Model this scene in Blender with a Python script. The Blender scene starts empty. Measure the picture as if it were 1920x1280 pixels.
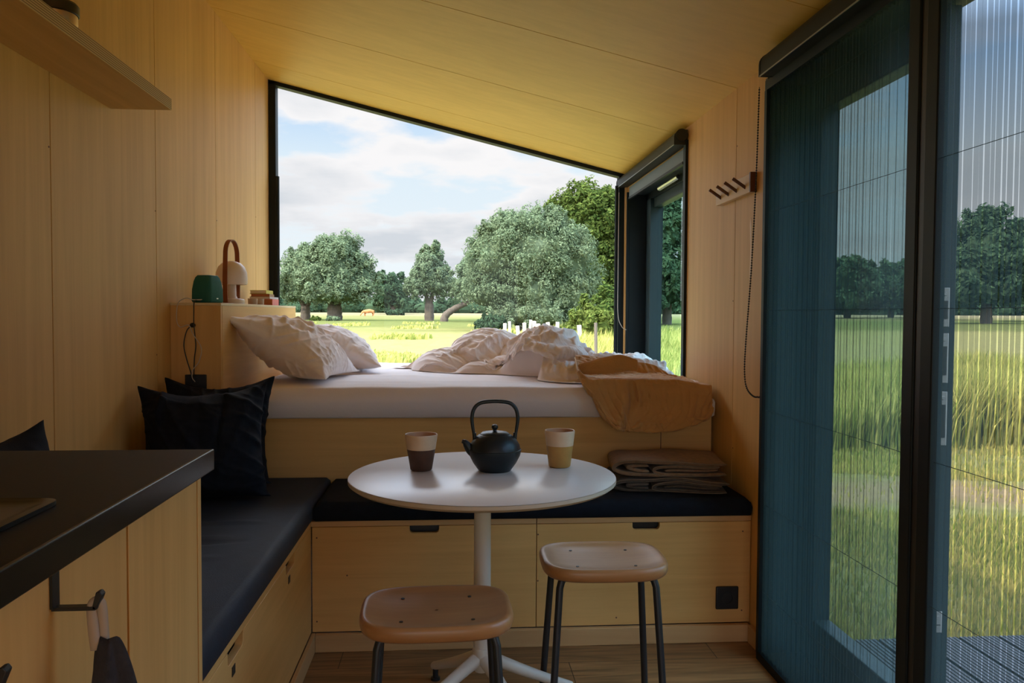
import bpy, bmesh, math, random
import numpy as np
from mathutils import Vector, Matrix, Euler

random.seed(7)
RNG = np.random.default_rng(11)
S = bpy.context.scene
COL = S.collection
R_ = math.radians

# ------------------------------------------------------------------ camera
def make_camera():
    y, p, r = R_(4.29), R_(2.0), R_(0.30)
    fw = Vector((math.sin(y)*math.cos(p), math.cos(y)*math.cos(p), -math.sin(p)))
    rt = Vector((math.cos(y), -math.sin(y), 0)); up = rt.cross(fw)
    rt2 = rt*math.cos(r)+up*math.sin(r); up2 = up*math.cos(r)-rt*math.sin(r)
    cd = bpy.data.cameras.new('camera'); cd.lens = 28; cd.sensor_width = 36
    cd.clip_start = 0.02; cd.clip_end = 2000
    o = bpy.data.objects.new('camera', cd); COL.objects.link(o)
    m = Matrix((rt2, up2, -fw)).transposed().to_4x4(); m.translation = (0, 0, 1.10)
    o.matrix_world = m
    S.camera = o
make_camera()

# ------------------------------------------------------------------ colour management
S.view_settings.view_transform = 'Standard'
S.view_settings.look = 'None'
S.view_settings.gamma = 1.0
S.view_settings.use_curve_mapping = False
S.view_settings.exposure = 0.88
S.cycles.max_bounces = 10
S.cycles.diffuse_bounces = 6
S.cycles.glossy_bounces = 4
S.cycles.transmission_bounces = 6
S.cycles.transparent_max_bounces = 32
S.cycles.sample_clamp_indirect = 6.0
S.cycles.use_denoising = True
S.cycles.caustics_reflective = False
S.cycles.caustics_refractive = False

# ------------------------------------------------------------------ sun and sky
SUN_DIR = Vector((0.52, 0.44, -0.73)).normalized()      # the way the light travels
def make_sun():
    l = bpy.data.lights.new('sun', 'SUN'); l.energy = 3.2; l.angle = R_(1.2); l.color = (1.0, 0.93, 0.80)
    o = bpy.data.objects.new('sun', l); COL.objects.link(o)
    o.rotation_euler = SUN_DIR.to_track_quat('-Z', 'Y').to_euler(); o.location = (-10, -15, 20)
make_sun()

class NT:
    """small helper around a node tree"""
    def __init__(s, nt): s.nt = nt; s.n = nt.nodes; s.l = nt.links
    def add(s, t, **kw):
        n = s.n.new(t)
        for k, v in kw.items():
            if k.startswith('i_'):
                key = k[2:].replace('_', ' ')
                n.inputs[key].default_value = v
            else: setattr(n, k, v)
        return n
    def link(s, a, b): s.l.new(a, b)
    def math(s, op, a, b=None, clamp=False):
        n = s.n.new('ShaderNodeMath'); n.operation = op; n.use_clamp = clamp
        for i, v in enumerate((a, b)):
            if v is None: continue
            if isinstance(v, (int, float)): n.inputs[i].default_value = v
            else: s.l.new(v, n.inputs[i])
        return n.outputs[0]
    def mix(s, f, a, b, mode='MIX'):
        n = s.n.new('ShaderNodeMix'); n.data_type = 'RGBA'; n.blend_type = mode
        for sock, v in ((n.inputs[0], f), (n.inputs[6], a), (n.inputs[7], b)):
            if isinstance(v, (int, float)): sock.default_value = v
            elif isinstance(v, (tuple, list)): sock.default_value = (*v[:3], 1)
            else: s.l.new(v, sock)
        return n.outputs[2]
    def ramp(s, f, stops):
        n = s.n.new('ShaderNodeValToRGB'); cr = n.color_ramp
        while len(cr.elements) < len(stops): cr.elements.new(0.5)
        for e, (p, c) in zip(cr.elements, stops):
            e.position = p; e.color = (*c, 1) if not isinstance(c, (int, float)) else (c, c, c, 1)
        s.l.new(f, n.inputs[0]); return n.outputs[0]

def make_world():
    w = bpy.data.worlds.new('sky'); S.world = w; w.use_nodes = True
    t = NT(w.node_tree); t.n.clear()
    tc = t.add('ShaderNodeTexCoord')
    sep = t.add('ShaderNodeSeparateXYZ'); t.link(tc.outputs['Generated'], sep.inputs[0])
    z = sep.outputs[2]
    zc = t.math('MAXIMUM', z, 0.0)
    base = t.ramp(zc, [(0.0, (0.51, 0.53, 0.54)), (0.18, (0.42, 0.49, 0.545)), (0.31, (0.17, 0.32, 0.54)), (1.0, (0.22, 0.34, 0.54))])
    # cloud layer: project the direction onto a flat ceiling
    den = t.math('ADD', zc, 0.16)
    cx = t.math('DIVIDE', sep.outputs[0], den); cy = t.math('DIVIDE', sep.outputs[1], den)
    cmb = t.add('ShaderNodeCombineXYZ'); t.link(cx, cmb.inputs[0]); t.link(cy, cmb.inputs[1])
    n1 = t.add('ShaderNodeTexNoise', i_Scale=1.7, i_Detail=9.0, i_Roughness=0.52); t.link(cmb.outputs[0], n1.inputs['Vector'])
    n2 = t.add('ShaderNodeTexNoise', i_Scale=0.8, i_Detail=4.0, i_Roughness=0.5)
    mp = t.add('ShaderNodeMapping'); mp.inputs['Location'].default_value = (3.1, 1.7, 0); t.link(cmb.outputs[0], mp.inputs[0]); t.link(mp.outputs[0], n2.inputs['Vector'])
    cov = t.ramp(n1.outputs[0], [(0.42, 0.0), (0.50, 1.0)])
    east = t.ramp(sep.outputs[0], [(0.36, 1.0), (0.56, 0.25)]); cov = t.math('MULTIPLY', cov, east)
    dens = t.math('ADD', t.math('MULTIPLY', n1.outputs[0], 0.6), t.math('MULTIPLY', n2.outputs[0], 0.4))
    shade = t.ramp(dens, [(0.44, (0.54, 0.53, 0.535)), (0.60, (0.38, 0.40, 0.43))])
    sky = t.mix(cov, base, shade)
    # added fill: sky brightened above the view and around the sun behind the cabin
    d = t.add('ShaderNodeVectorMath', operation='DOT_PRODUCT'); t.link(tc.outputs['Generated'], d.inputs[0])
    d.inputs[1].default_value = tuple(-SUN_DIR)
    g = t.math('POWER', t.math('MAXIMUM', d.outputs['Value'], 0.0), 2.0)
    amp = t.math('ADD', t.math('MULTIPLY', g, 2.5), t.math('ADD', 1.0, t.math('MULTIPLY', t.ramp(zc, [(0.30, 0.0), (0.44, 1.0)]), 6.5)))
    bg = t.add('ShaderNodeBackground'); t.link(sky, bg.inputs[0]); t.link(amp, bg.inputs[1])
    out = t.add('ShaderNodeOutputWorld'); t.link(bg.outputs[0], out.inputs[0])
make_world()

# ------------------------------------------------------------------ materials
M = {}
def mat(name, col, rough=0.6, metal=0.0, var=0.0, vscale=8.0, bump=0.0, bscale=60.0, spec=0.5, sheen=0.0, coat=0.0, stretch=(1, 1, 1), bdet=4.0):
    m = bpy.data.materials.new(name); m.use_nodes = True
    t = NT(m.node_tree); b = t.n['Principled BSDF']
    b.inputs['Base Color'].default_value = (*col, 1); b.inputs['Roughness'].default_value = rough
    b.inputs['Metallic'].default_value = metal; b.inputs['Specular IOR Level'].default_value = spec
    b.inputs['Sheen Weight'].default_value = sheen; b.inputs['Coat Weight'].default_value = coat
    tc = t.add('ShaderNodeTexCoord'); mp = t.add('ShaderNodeMapping'); mp.inputs['Scale'].default_value = stretch
    t.link(tc.outputs['Object'], mp.inputs[0])
    if var > 0:
        n = t.add('ShaderNodeTexNoise', i_Scale=vscale, i_Detail=6.0); t.link(mp.outputs[0], n.inputs['Vector'])
        c = t.ramp(n.outputs[0], [(0.25, tuple(x*(1-var) for x in col)), (0.75, tuple(min(1, x*(1+var)) for x in col))])
        t.link(c, b.inputs['Base Color'])
    if bump > 0:
        n = t.add('ShaderNodeTexNoise', i_Scale=bscale, i_Detail=bdet); t.link(mp.outputs[0], n.inputs['Vector'])
        bp = t.add('ShaderNodeBump', i_Strength=bump, i_Distance=0.002); t.link(n.outputs[0], bp.inputs['Height']); t.link(bp.outputs[0], b.inputs['Normal'])
    M[name] = m; return m

def wood(name, dark, light, grain='z', rough=0.5, gs=1.0, contrast=1.0, coat=0.0):
    """fine straight-grained veneer; grain = the long axis"""
    m = bpy.data.materials.new(name); m.use_nodes = True
    t = NT(m.node_tree); b = t.n['Principled BSDF']
    tc = t.add('ShaderNodeTexCoord'); mp = t.add('ShaderNodeMapping')
    a, s = 26.0*gs, 1.1*gs
    mp.inputs['Scale'].default_value = {'z': (a, a, s), 'y': (a, s, a), 'x': (s, a, a)}[grain]
    t.link(tc.outputs['Object'], mp.inputs[0])
    n1 = t.add('ShaderNodeTexNoise', i_Scale=1.0, i_Detail=8.0, i_Roughness=0.65, i_Distortion=0.4); t.link(mp.outputs[0], n1.inputs['Vector'])
    mp2 = t.add('ShaderNodeMapping'); k = 3.0*gs; q = 0.5*gs
    mp2.inputs['Scale'].default_value = {'z': (k, k, q), 'y': (k, q, k), 'x': (q, k, k)}[grain]; t.link(tc.outputs['Object'], mp2.inputs[0])
    n2 = t.add('ShaderNodeTexNoise', i_Scale=1.0, i_Detail=3.0, i_Distortion=0.6); t.link(mp2.outputs[0], n2.inputs['Vector'])
    f = t.math('ADD', t.math('MULTIPLY', n1.outputs[0], 0.55), t.math('MULTIPLY', n2.outputs[0], 0.45))
    w = 0.16/contrast
    c = t.ramp(f, [(0.5-w, dark), (0.5+w, light)])
    t.link(c, b.inputs['Base Color'])
    b.inputs['Roughness'].default_value = rough; b.inputs['Specular IOR Level'].default_value = 0.35; b.inputs['Coat Weight'].default_value = coat; b.inputs['Coat Roughness'].default_value = 0.28; b.inputs['Sheen Weight'].default_value = 0.04 if coat else 0.0
    bp = t.add('ShaderNodeBump', i_Strength=0.15, i_Distance=0.001); t.link(n1.outputs[0], bp.inputs['Height']); t.link(bp.outputs[0], b.inputs['Normal'])
    M[name] = m; return m

PD, PL = (0.60, 0.335, 0.105), (0.78, 0.470, 0.165)
wood('ply_v', PD, PL, 'z'); wood('ply_y', PD, PL, 'y'); wood('ply_x', PD, PL, 'x')
wood('ply_pale', (0.66, 0.50, 0.27), (0.78, 0.62, 0.37), 'y')
wood('pine_x', (0.50, 0.29, 0.12), (0.66, 0.41, 0.19), 'x', gs=0.7); wood('pine_y', (0.50, 0.29, 0.12), (0.66, 0.41, 0.19), 'y', gs=0.7)
wood('stool_oak', (0.33, 0.145, 0.045), (0.45, 0.215, 0.075), 'x', rough=0.42, gs=2.2, coat=0.35)
wood('walnut', (0.10, 0.035, 0.015), (0.16, 0.06, 0.025), 'z', rough=0.4)
wood('beech', (0.66, 0.44, 0.22), (0.78, 0.56, 0.31), 'y', rough=0.45)
wood('ceiling_ply', (0.68, 0.405, 0.075), (0.80, 0.495, 0.105), 'x')

def ply_edge():
    m = bpy.data.materials.new('ply_edge'); m.use_nodes = True
    t = NT(m.node_tree); b = t.n['Principled BSDF']
    tc = t.add('ShaderNodeTexCoord'); sp = t.add('ShaderNodeSeparateXYZ'); t.link(tc.outputs['Object'], sp.inputs[0])
    w = t.math('SINE', t.math('MULTIPLY', sp.outputs[2], 1150.0))
    c = t.ramp(t.math('ADD', t.math('MULTIPLY', w, 0.5), 0.5), [(0.3, (0.26, 0.14, 0.06)), (0.7, (0.62, 0.42, 0.21))])
    t.link(c, b.inputs['Base Color']); b.inputs['Roughness'].default_value = 0.6
    M['ply_edge'] = m
ply_edge()

def floor_mat():
    m = bpy.data.materials.new('floor_oak'); m.use_nodes = True
    t = NT(m.node_tree); b = t.n['Principled BSDF']
    tc = t.add('ShaderNodeTexCoord')
    br = t.add('ShaderNodeTexBrick', offset=0.4, squash=1.0)
    br.inputs['Color1'].default_value = (0.27, 0.135, 0.052, 1); br.inputs['Color2'].default_value = (0.34, 0.175, 0.070, 1)
    br.inputs['Mortar'].default_value = (0.06, 0.03, 0.015, 1); br.inputs['Scale'].default_value = 1.0
    br.inputs['Mortar Size'].default_value = 0.0015; br.inputs['Brick Width'].default_value = 1.2; br.inputs['Row Height'].default_value = 0.17
    mp0 = t.add('ShaderNodeMapping'); mp0.inputs['Location'].default_value = (0.35, 0.09, 0); t.link(tc.outputs['Object'], mp0.inputs[0]); t.link(mp0.outputs[0], br.inputs['Vector'])
    mp = t.add('ShaderNodeMapping'); mp.inputs['Scale'].default_value = (2.2, 26, 1); t.link(tc.outputs['Object'], mp.inputs[0])
    n = t.add('ShaderNodeTexNoise', i_Scale=1.3, i_Detail=8.0, i_Distortion=1.2); t.link(mp.outputs[0], n.inputs['Vector'])
    g = t.ramp(n.outputs[0], [(0.35, 0.55), (0.65, 1.15)])
    t.link(t.mix(1.0, br.outputs[0], g, 'MULTIPLY'), b.inputs['Base Color']); b.inputs['Roughness'].default_value = 0.42
    M['floor_oak'] = m
floor_mat()

mat('black_metal', (0.012, 0.013, 0.015), 0.42, spec=0.5)
mat('black_frame', (0.007, 0.011, 0.013), 0.5, spec=0.22)
mat('door_frame_blue', (0.020, 0.038, 0.042), 0.45, spec=0.4)
mat('cassette_black', (0.009, 0.009, 0.009), 0.5, spec=0.22)
mat('alu_strip', (0.30, 0.31, 0.30), 0.35, metal=0.8)
mat('zinc', (0.42, 0.43, 0.40), 0.5, metal=0.3)
mat('steel', (0.55, 0.55, 0.52), 0.35, metal=1.0)
mat('blind_grey', (0.13, 0.16, 0.18), 0.5)
mat('worktop', (0.009, 0.009, 0.009), 0.45, bump=0.1, bscale=400, spec=0.12)
mat('sink_dark', (0.012, 0.012, 0.012), 0.25)
mat('worktop_edge', (0.006, 0.007, 0.008), 0.24, spec=0.25)
mat('socket_black', (0.010, 0.010, 0.012), 0.5)
mat('screw_dark', (0.12, 0.06, 0.03), 0.6)
mat('sheet', (0.80, 0.73, 0.72), 0.85, bump=0.25, bscale=220, sheen=0.15)
mat('pillow_white', (0.83, 0.745, 0.72), 0.85, bump=0.25, bscale=220, sheen=0.15)
mat('duvet_white', (0.82, 0.72, 0.68), 0.85, bump=0.25, bscale=220, sheen=0.15)
mat('muslin', (0.50, 0.27, 0.095), 0.95, var=0.06, vscale=25, bump=0.8, bscale=130, sheen=0.2)
mat('wool_brown', (0.20, 0.115, 0.060), 0.95, var=0.25, vscale=60, bump=0.8, bscale=260, sheen=0.1)
mat('wool_dark', (0.085, 0.058, 0.040), 0.95, var=0.3, vscale=60, bump=0.8, bscale=260, sheen=0.1)
mat('wool_hem', (0.22, 0.155, 0.10), 0.95)
mat('navy', (0.008, 0.015, 0.028), 0.72, var=0.2, vscale=30, bump=0.3, bscale=350, sheen=0.02, spec=0.3)
mat('navy_cushion', (0.007, 0.010, 0.017), 0.92, spec=0.2, var=0.25, vscale=40, bump=0.4, bscale=350)
mat('table_white', (0.66, 0.60, 0.55), 0.30, var=0.03, vscale=5, spec=0.5)
mat('table_edge', (0.50, 0.42, 0.32), 0.5)
mat('table_leg', (0.62, 0.58, 0.50), 0.45)
mat('iron', (0.007, 0.013, 0.017), 0.38, bump=0.15, bscale=200, spec=0.4)
mat('cup_glaze', (0.62, 0.46, 0.31), 0.45, var=0.08, vscale=30)
mat('cup_inside', (0.50, 0.28, 0.15), 0.4)
mat('cup_brown', (0.075, 0.035, 0.022), 0.55, var=0.2, vscale=40)
mat('cup_ochre', (0.42, 0.23, 0.055), 0.5, var=0.1, vscale=40)
mat('speaker_green', (0.010, 0.115, 0.100), 0.8, bump=0.3, bscale=600)
mat('speaker_top', (0.10, 0.22, 0.21), 0.5)
mat('lamp_white', (0.78, 0.66, 0.60), 0.45)
mat('leather', (0.25, 0.065, 0.018), 0.5, var=0.15, vscale=20)
mat('cup_taupe', (0.42, 0.30, 0.20), 0.6)
mat('book_yellow', (0.55, 0.47, 0.06), 0.6); mat('book_orange', (0.42, 0.13, 0.035), 0.6)
mat('book_grey', (0.55, 0.53, 0.50), 0.6); mat('book_pink', (0.66, 0.17, 0.14), 0.6); mat('book_brown', (0.30, 0.14, 0.05), 0.6)
mat('paper', (0.70, 0.62, 0.50), 0.8)
mat('cable_black', (0.012, 0.012, 0.012), 0.5); mat('cable_white', (0.55, 0.48, 0.40), 0.5)
mat('towel', (0.030, 0.028, 0.035), 1.0, var=0.3, vscale=60, bump=1.0, bscale=180)
mat('towel_loop', (0.42, 0.33, 0.26), 0.9)
mat('tin', (0.62, 0.50, 0.42), 0.25, metal=0.9); mat('tin_lid', (0.06, 0.05, 0.035), 0.35, metal=0.6)
mat('deck_board', (0.040, 0.046, 0.052), 0.6, var=0.2, vscale=5, stretch=(6, 1, 6))
mat('cow_coat', (0.52, 0.19, 0.055), 0.8, var=0.15, vscale=3)
mat('bark', (0.095, 0.07, 0.048), 0.9, var=0.35, vscale=2.5, bump=0.8, bscale=6, stretch=(3, 3, 1))
mat('post_wood', (0.55, 0.45, 0.34), 0.9, var=0.25, vscale=6)
mat('post_dark', (0.15, 0.12, 0.09), 0.9)
mat('shell_white', (0.55, 0.38, 0.20), 0.7)
mat('shell_out', (0.05, 0.045, 0.04), 0.8)
mat('stain', (0.85, 0.66, 0.48), 0.5)

def leaf_mat(name, a, b, trans=0.35):
    m = bpy.data.materials.new(name); m.use_nodes = True
    t = NT(m.node_tree); t.n.clear()
    geo = t.add('ShaderNodeNewGeometry')
    tc = t.add('ShaderNodeTexCoord'); n = t.add('ShaderNodeTexNoise', i_Scale=0.7, i_Detail=3.0); t.link(tc.outputs['Object'], n.inputs['Vector'])
    f = t.math('ADD', t.math('MULTIPLY', geo.outputs['Random Per Island'], 0.6), t.math('MULTIPLY', n.outputs[0], 0.5))
    c = t.ramp(f, [(0.15, a), (0.9, b)])
    d = t.add('ShaderNodeBsdfDiffuse'); t.link(c, d.inputs[0])
    tr = t.add('ShaderNodeBsdfTranslucent'); t.link(c, tr.inputs[0])
    mx = t.add('ShaderNodeMixShader'); mx.inputs[0].default_value = trans
    t.link(d.outputs[0], mx.inputs[1]); t.link(tr.outputs[0], mx.inputs[2])
    o = t.add('ShaderNodeOutputMaterial'); t.link(mx.outputs[0], o.inputs[0])
    M[name] = m
leaf_mat('willow_leaf', (0.062, 0.10, 0.052), (0.24, 0.295, 0.165))
leaf_mat('oak_leaf', (0.030, 0.060, 0.015), (0.135, 0.175, 0.040))
leaf_mat('far_leaf', (0.025, 0.055, 0.030), (0.09, 0.14, 0.07))
leaf_mat('bush_leaf', (0.07, 0.11, 0.022), (0.20, 0.23, 0.055))
leaf_mat('grass_tall', (0.10, 0.17, 0.025), (0.66, 0.56, 0.17), 0.4)
leaf_mat('grass_short', (0.13, 0.19, 0.025), (0.60, 0.47, 0.14), 0.4)

def field_mat():
    m = bpy.data.materials.new('field'); m.use_nodes = True
    t = NT(m.node_tree); b = t.n['Principled BSDF']; b.inputs['Roughness'].default_value = 1.0; b.inputs['Specular IOR Level'].default_value = 0.0
    tc = t.add('ShaderNodeTexCoord'); sp = t.add('ShaderNodeSeparateXYZ'); t.link(tc.outputs['Object'], sp.inputs[0])
    n = t.add('ShaderNodeTexNoise', i_Scale=0.06, i_Detail=6.0); mp = t.add('ShaderNodeMapping'); mp.inputs['Scale'].default_value = (1, 3, 1)
    t.link(tc.outputs['Object'], mp.inputs[0]); t.link(mp.outputs[0], n.inputs['Vector'])
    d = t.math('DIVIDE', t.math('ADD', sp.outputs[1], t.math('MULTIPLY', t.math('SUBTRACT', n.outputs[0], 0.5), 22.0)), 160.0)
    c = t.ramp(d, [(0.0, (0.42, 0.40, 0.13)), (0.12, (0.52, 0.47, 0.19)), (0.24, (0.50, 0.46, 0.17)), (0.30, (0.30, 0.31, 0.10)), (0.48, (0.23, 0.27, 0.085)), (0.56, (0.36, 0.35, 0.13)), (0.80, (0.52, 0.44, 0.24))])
    n2 = t.add('ShaderNodeTexNoise', i_Scale=2.2, i_Detail=8.0, i_Roughness=0.7); t.link(mp.outputs[0], n2.inputs['Vector'])
    g = t.ramp(n2.outputs[0], [(0.3, 0.27), (0.7, 0.50)])
    c = t.mix(1.0, c, g, 'MULTIPLY')
    # trodden earth path beside the deck
    n3 = t.add('ShaderNodeTexNoise', i_Scale=0.6, i_Detail=6.0); t.link(tc.outputs['Object'], n3.inputs['Vector'])
    q = t.math('ADD', t.math('SUBTRACT', sp.outputs[1], t.math('MULTIPLY', t.math('SUBTRACT', sp.outputs[0], 3.0), -0.22)), t.math('MULTIPLY', n3.outputs[0], 2.6))
    dist = t.math('ABSOLUTE', t.math('SUBTRACT', q, 7.6))
    pm = t.ramp(dist, [(0.25, 1.0), (0.95, 0.0)])
    xm = t.ramp(sp.outputs[0], [(0.0, 0.0), (1.0, 1.0)])
    earth = t.mix(n2.outputs[0], (0.15, 0.085, 0.05), (0.33, 0.21, 0.14))
    c = t.mix(t.math('MULTIPLY', pm, t.math('MULTIPLY', xm, 0.62)), c, earth)
    t.link(c, b.inputs['Base Color'])
    M['field'] = m
field_mat()

def glass_mat(name, tint, refl=1.0):
    m = bpy.data.materials.new(name); m.use_nodes = True
    t = NT(m.node_tree); t.n.clear()
    fr = t.add('ShaderNodeFresnel', i_IOR=1.45)
    tr = t.add('ShaderNodeBsdfTransparent'); tr.inputs[0].default_value = (*tint, 1)
    gl = t.add('ShaderNodeBsdfGlossy'); gl.inputs['Roughness'].default_value = 0.0
    geo = t.add('ShaderNodeNewGeometry')       # reflect once, on the face that is met first
    k = t.math('MULTIPLY', t.math('SUBTRACT', 1.0, geo.outputs['Backfacing']), refl)
    mx = t.add('ShaderNodeMixShader'); t.link(t.math('MULTIPLY', fr.outputs[0], k), mx.inputs[0])
    t.link(tr.outputs[0], mx.inputs[1]); t.link(gl.outputs[0], mx.inputs[2])
    o = t.add('ShaderNodeOutputMaterial'); t.link(mx.outputs[0], o.inputs[0]); M[name] = m
glass_mat('glass', (0.985, 0.99, 0.99), 0.6)
glass_mat('glass_tint', (0.80, 0.93, 0.93), 1.0)

def screen_mat():
    """fine woven insect gauze: part open, part dark thread"""
    m = bpy.data.materials.new('gauze'); m.use_nodes = True
    t = NT(m.node_tree); t.n.clear()
    tr = t.add('ShaderNodeBsdfTransparent')
    d = t.add('ShaderNodeBsdfDiffuse'); d.inputs[0].default_value = (0.055, 0.095, 0.100, 1)
    mx = t.add('ShaderNodeMixShader'); mx.inputs[0].default_value = 0.33
    t.link(tr.outputs[0], mx.inputs[1]); t.link(d.outputs[0], mx.inputs[2])
    o = t.add('ShaderNodeOutputMaterial'); t.link(mx.outputs[0], o.inputs[0]); M['gauze'] = m
screen_mat()

# ------------------------------------------------------------------ mesh helpers
class MB:
    def __init__(s): s.v = []; s.f = []; s.m = []; s.cur = 0
    def add(s, vs, fs):
        k = len(s.v); s.v += [tuple(v) for v in vs]; s.f += [tuple(i+k for i in f) for f in fs]; s.m += [s.cur]*len(fs); return s
    def box(s, x0, x1, y0, y1, z0, z1):
        vs = [(x, y, z) for x in (x0, x1) for y in (y0, y1) for z in (z0, z1)]
        return s.add(vs, [(0, 1, 3, 2), (4, 6, 7, 5), (0, 4, 5, 1), (2, 3, 7, 6), (0, 2, 6, 4), (1, 5, 7, 3)])
    def prism(s, pts, axis, a, b):
        """polygon pts (2D) in the plane across `axis`, extruded from a to b"""
        def mk(p, t):
            return {'x': (t, p[0], p[1]), 'y': (p[0], t, p[1]), 'z': (p[0], p[1], t)}[axis]
        n = len(pts); vs = [mk(p, a) for p in pts]+[mk(p, b) for p in pts]
        fs = [tuple(range(n))[::-1], tuple(range(n, 2*n))]+[(i, (i+1) % n, n+(i+1) % n, n+i) for i in range(n)]
        return s.add(vs, fs)
    def tube(s, path, r, n=10, closed=False, caps=True):
        path = [Vector(p) for p in path]; m = len(path)
        rs = r if isinstance(r, (list, tuple)) else [r]*m
        vs = []; up = None
        for i, p in enumerate(path):
            a = path[(i-1) % m] if (closed or i > 0) else p; b = path[(i+1) % m] if (closed or i < m-1) else p
            d = (b-a).normalized()
            if up is None:
                up = Vector((0, 0, 1)) if abs(d.z) < .9 else Vector((1, 0, 0))
            u = (up-d*up.dot(d)).normalized(); w = d.cross(u); up = u
            for k in range(n):
                t = 2*math.pi*k/n; vs.append(p+(u*math.cos(t)+w*math.sin(t))*rs[i])
        fs = []
        for i in range(m if closed else m-1):
            j = (i+1) % m
            for k in range(n): fs.append((i*n+k, i*n+(k+1) % n, j*n+(k+1) % n, j*n+k))
        if caps and not closed: fs += [tuple(range(n))[::-1], tuple(range((m-1)*n, m*n))]
        return s.add(vs, fs)
    def lathe(s, prof, c=(0, 0, 0), n=40):
        """prof: (radius, z) list"""
        vs = []; fs = []; m = len(prof)
        for r, z in prof:
            for k in range(n):
                t = 2*math.pi*k/n; vs.append((c[0]+max(r, 1e-5)*math.cos(t), c[1]+max(r, 1e-5)*math.sin(t), c[2]+z))
        for i in range(m-1):
            for k in range(n): fs.append((i*n+k, i*n+(k+1) % n, (i+1)*n+(k+1) % n, (i+1)*n+k))
        return s.add(vs, fs)
    def ball(s, c, r, n=10, sq=(1, 1, 1)):
        vs = []; fs = []
        for i in range(n+1):
            a = math.pi*i/n
            for k in range(n*2):
                t = math.pi*k/n; vs.append((c[0]+r*sq[0]*math.sin(a)*math.cos(t), c[1]+r*sq[1]*math.sin(a)*math.sin(t), c[2]+r*sq[2]*math.cos(a)))
        w = n*2
        for i in range(n):
            for k in range(w): fs.append((i*w+k, (i+1)*w+k, (i+1)*w+(k+1) % w, i*w+(k+1) % w))
        return s.add(vs, fs)
    def build(s, name, mats, parent=None, loc=None, rot=None, bevel=0.0, smooth=35, seg=2, sub=0, solid=0.0):
        me = bpy.data.meshes.new(name); me.from_pydata(s.v, [], s.f)
        mats = mats if isinstance(mats, (list, tuple)) else [mats]
        for mm in mats: me.materials.append(M[mm])
        if len(mats) > 1: me.polygons.foreach_set('material_index', s.m)
        me.validate(); me.update()
        bm = bmesh.new(); bm.from_mesh(me); bmesh.ops.remove_doubles(bm, verts=bm.verts, dist=1e-6)
        bmesh.ops.recalc_face_normals(bm, faces=bm.faces)
        bm.to_mesh(me); bm.free()
        o = bpy.data.objects.new(name, me); COL.objects.link(o)
        if parent: o.parent = parent
        if loc: o.location = loc
        if rot: o.rotation_euler = rot
        if solid: md = o.modifiers.new('solid', 'SOLIDIFY'); md.thickness = solid; md.offset = -1
        if bevel > 0:
            md = o.modifiers.new('bevel', 'BEVEL'); md.width = bevel; md.segments = seg; md.limit_method = 'ANGLE'; md.angle_limit = R_(40)
        if sub: md = o.modifiers.new('sub', 'SUBSURF'); md.levels = sub; md.render_levels = sub
        if smooth:
            me.shade_smooth()
            try: me.set_sharp_from_angle(angle=R_(smooth))
            except Exception: pass
        return o

def bez(pts, n=12):
    """smooth curve through points (catmull-rom)"""
    P = [Vector(p) for p in pts]; P = [P[0]*2-P[1]]+P+[P[-1]*2-P[-2]]; out = []
    for i in range(1, len(P)-2):
        for k in range(n):
            t = k/n; a, b, c, d = P[i-1:i+3]
            out.append(0.5*((2*b)+(c-a)*t+(2*a-5*b+4*c-d)*t*t+(3*b-a-3*c+d)*t**3))
    out.append(P[-2]); return out

def tag(o, label, cat, group=None, kind=None):
    o['label'] = label; o['category'] = cat
    if group: o['group'] = group
    if kind: o['kind'] = kind
    return o
def thing(name, label, cat, loc=(0, 0, 0), rotz=0, group=None):
    o = bpy.data.objects.new(name, None); COL.objects.link(o); o.location = loc; o.rotation_euler = (0, 0, rotz)
    o.empty_display_size = 0.05
    return tag(o, label, cat, group)
def struct(o): o['kind'] = 'structure'; return o
def copy_tree(o, parent=None):
    c = o.copy(); COL.objects.link(c); c.parent = parent
    for ch in list(o.children): copy_tree(ch, c)
    return c
def bxo(name, m, parent, x0, x1, y0, y1, z0, z1, bevel=0.0015, **k):
    return MB().box(x0, x1, y0, y1, z0, z1).build(name, m, parent, bevel=bevel, **k)

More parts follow.
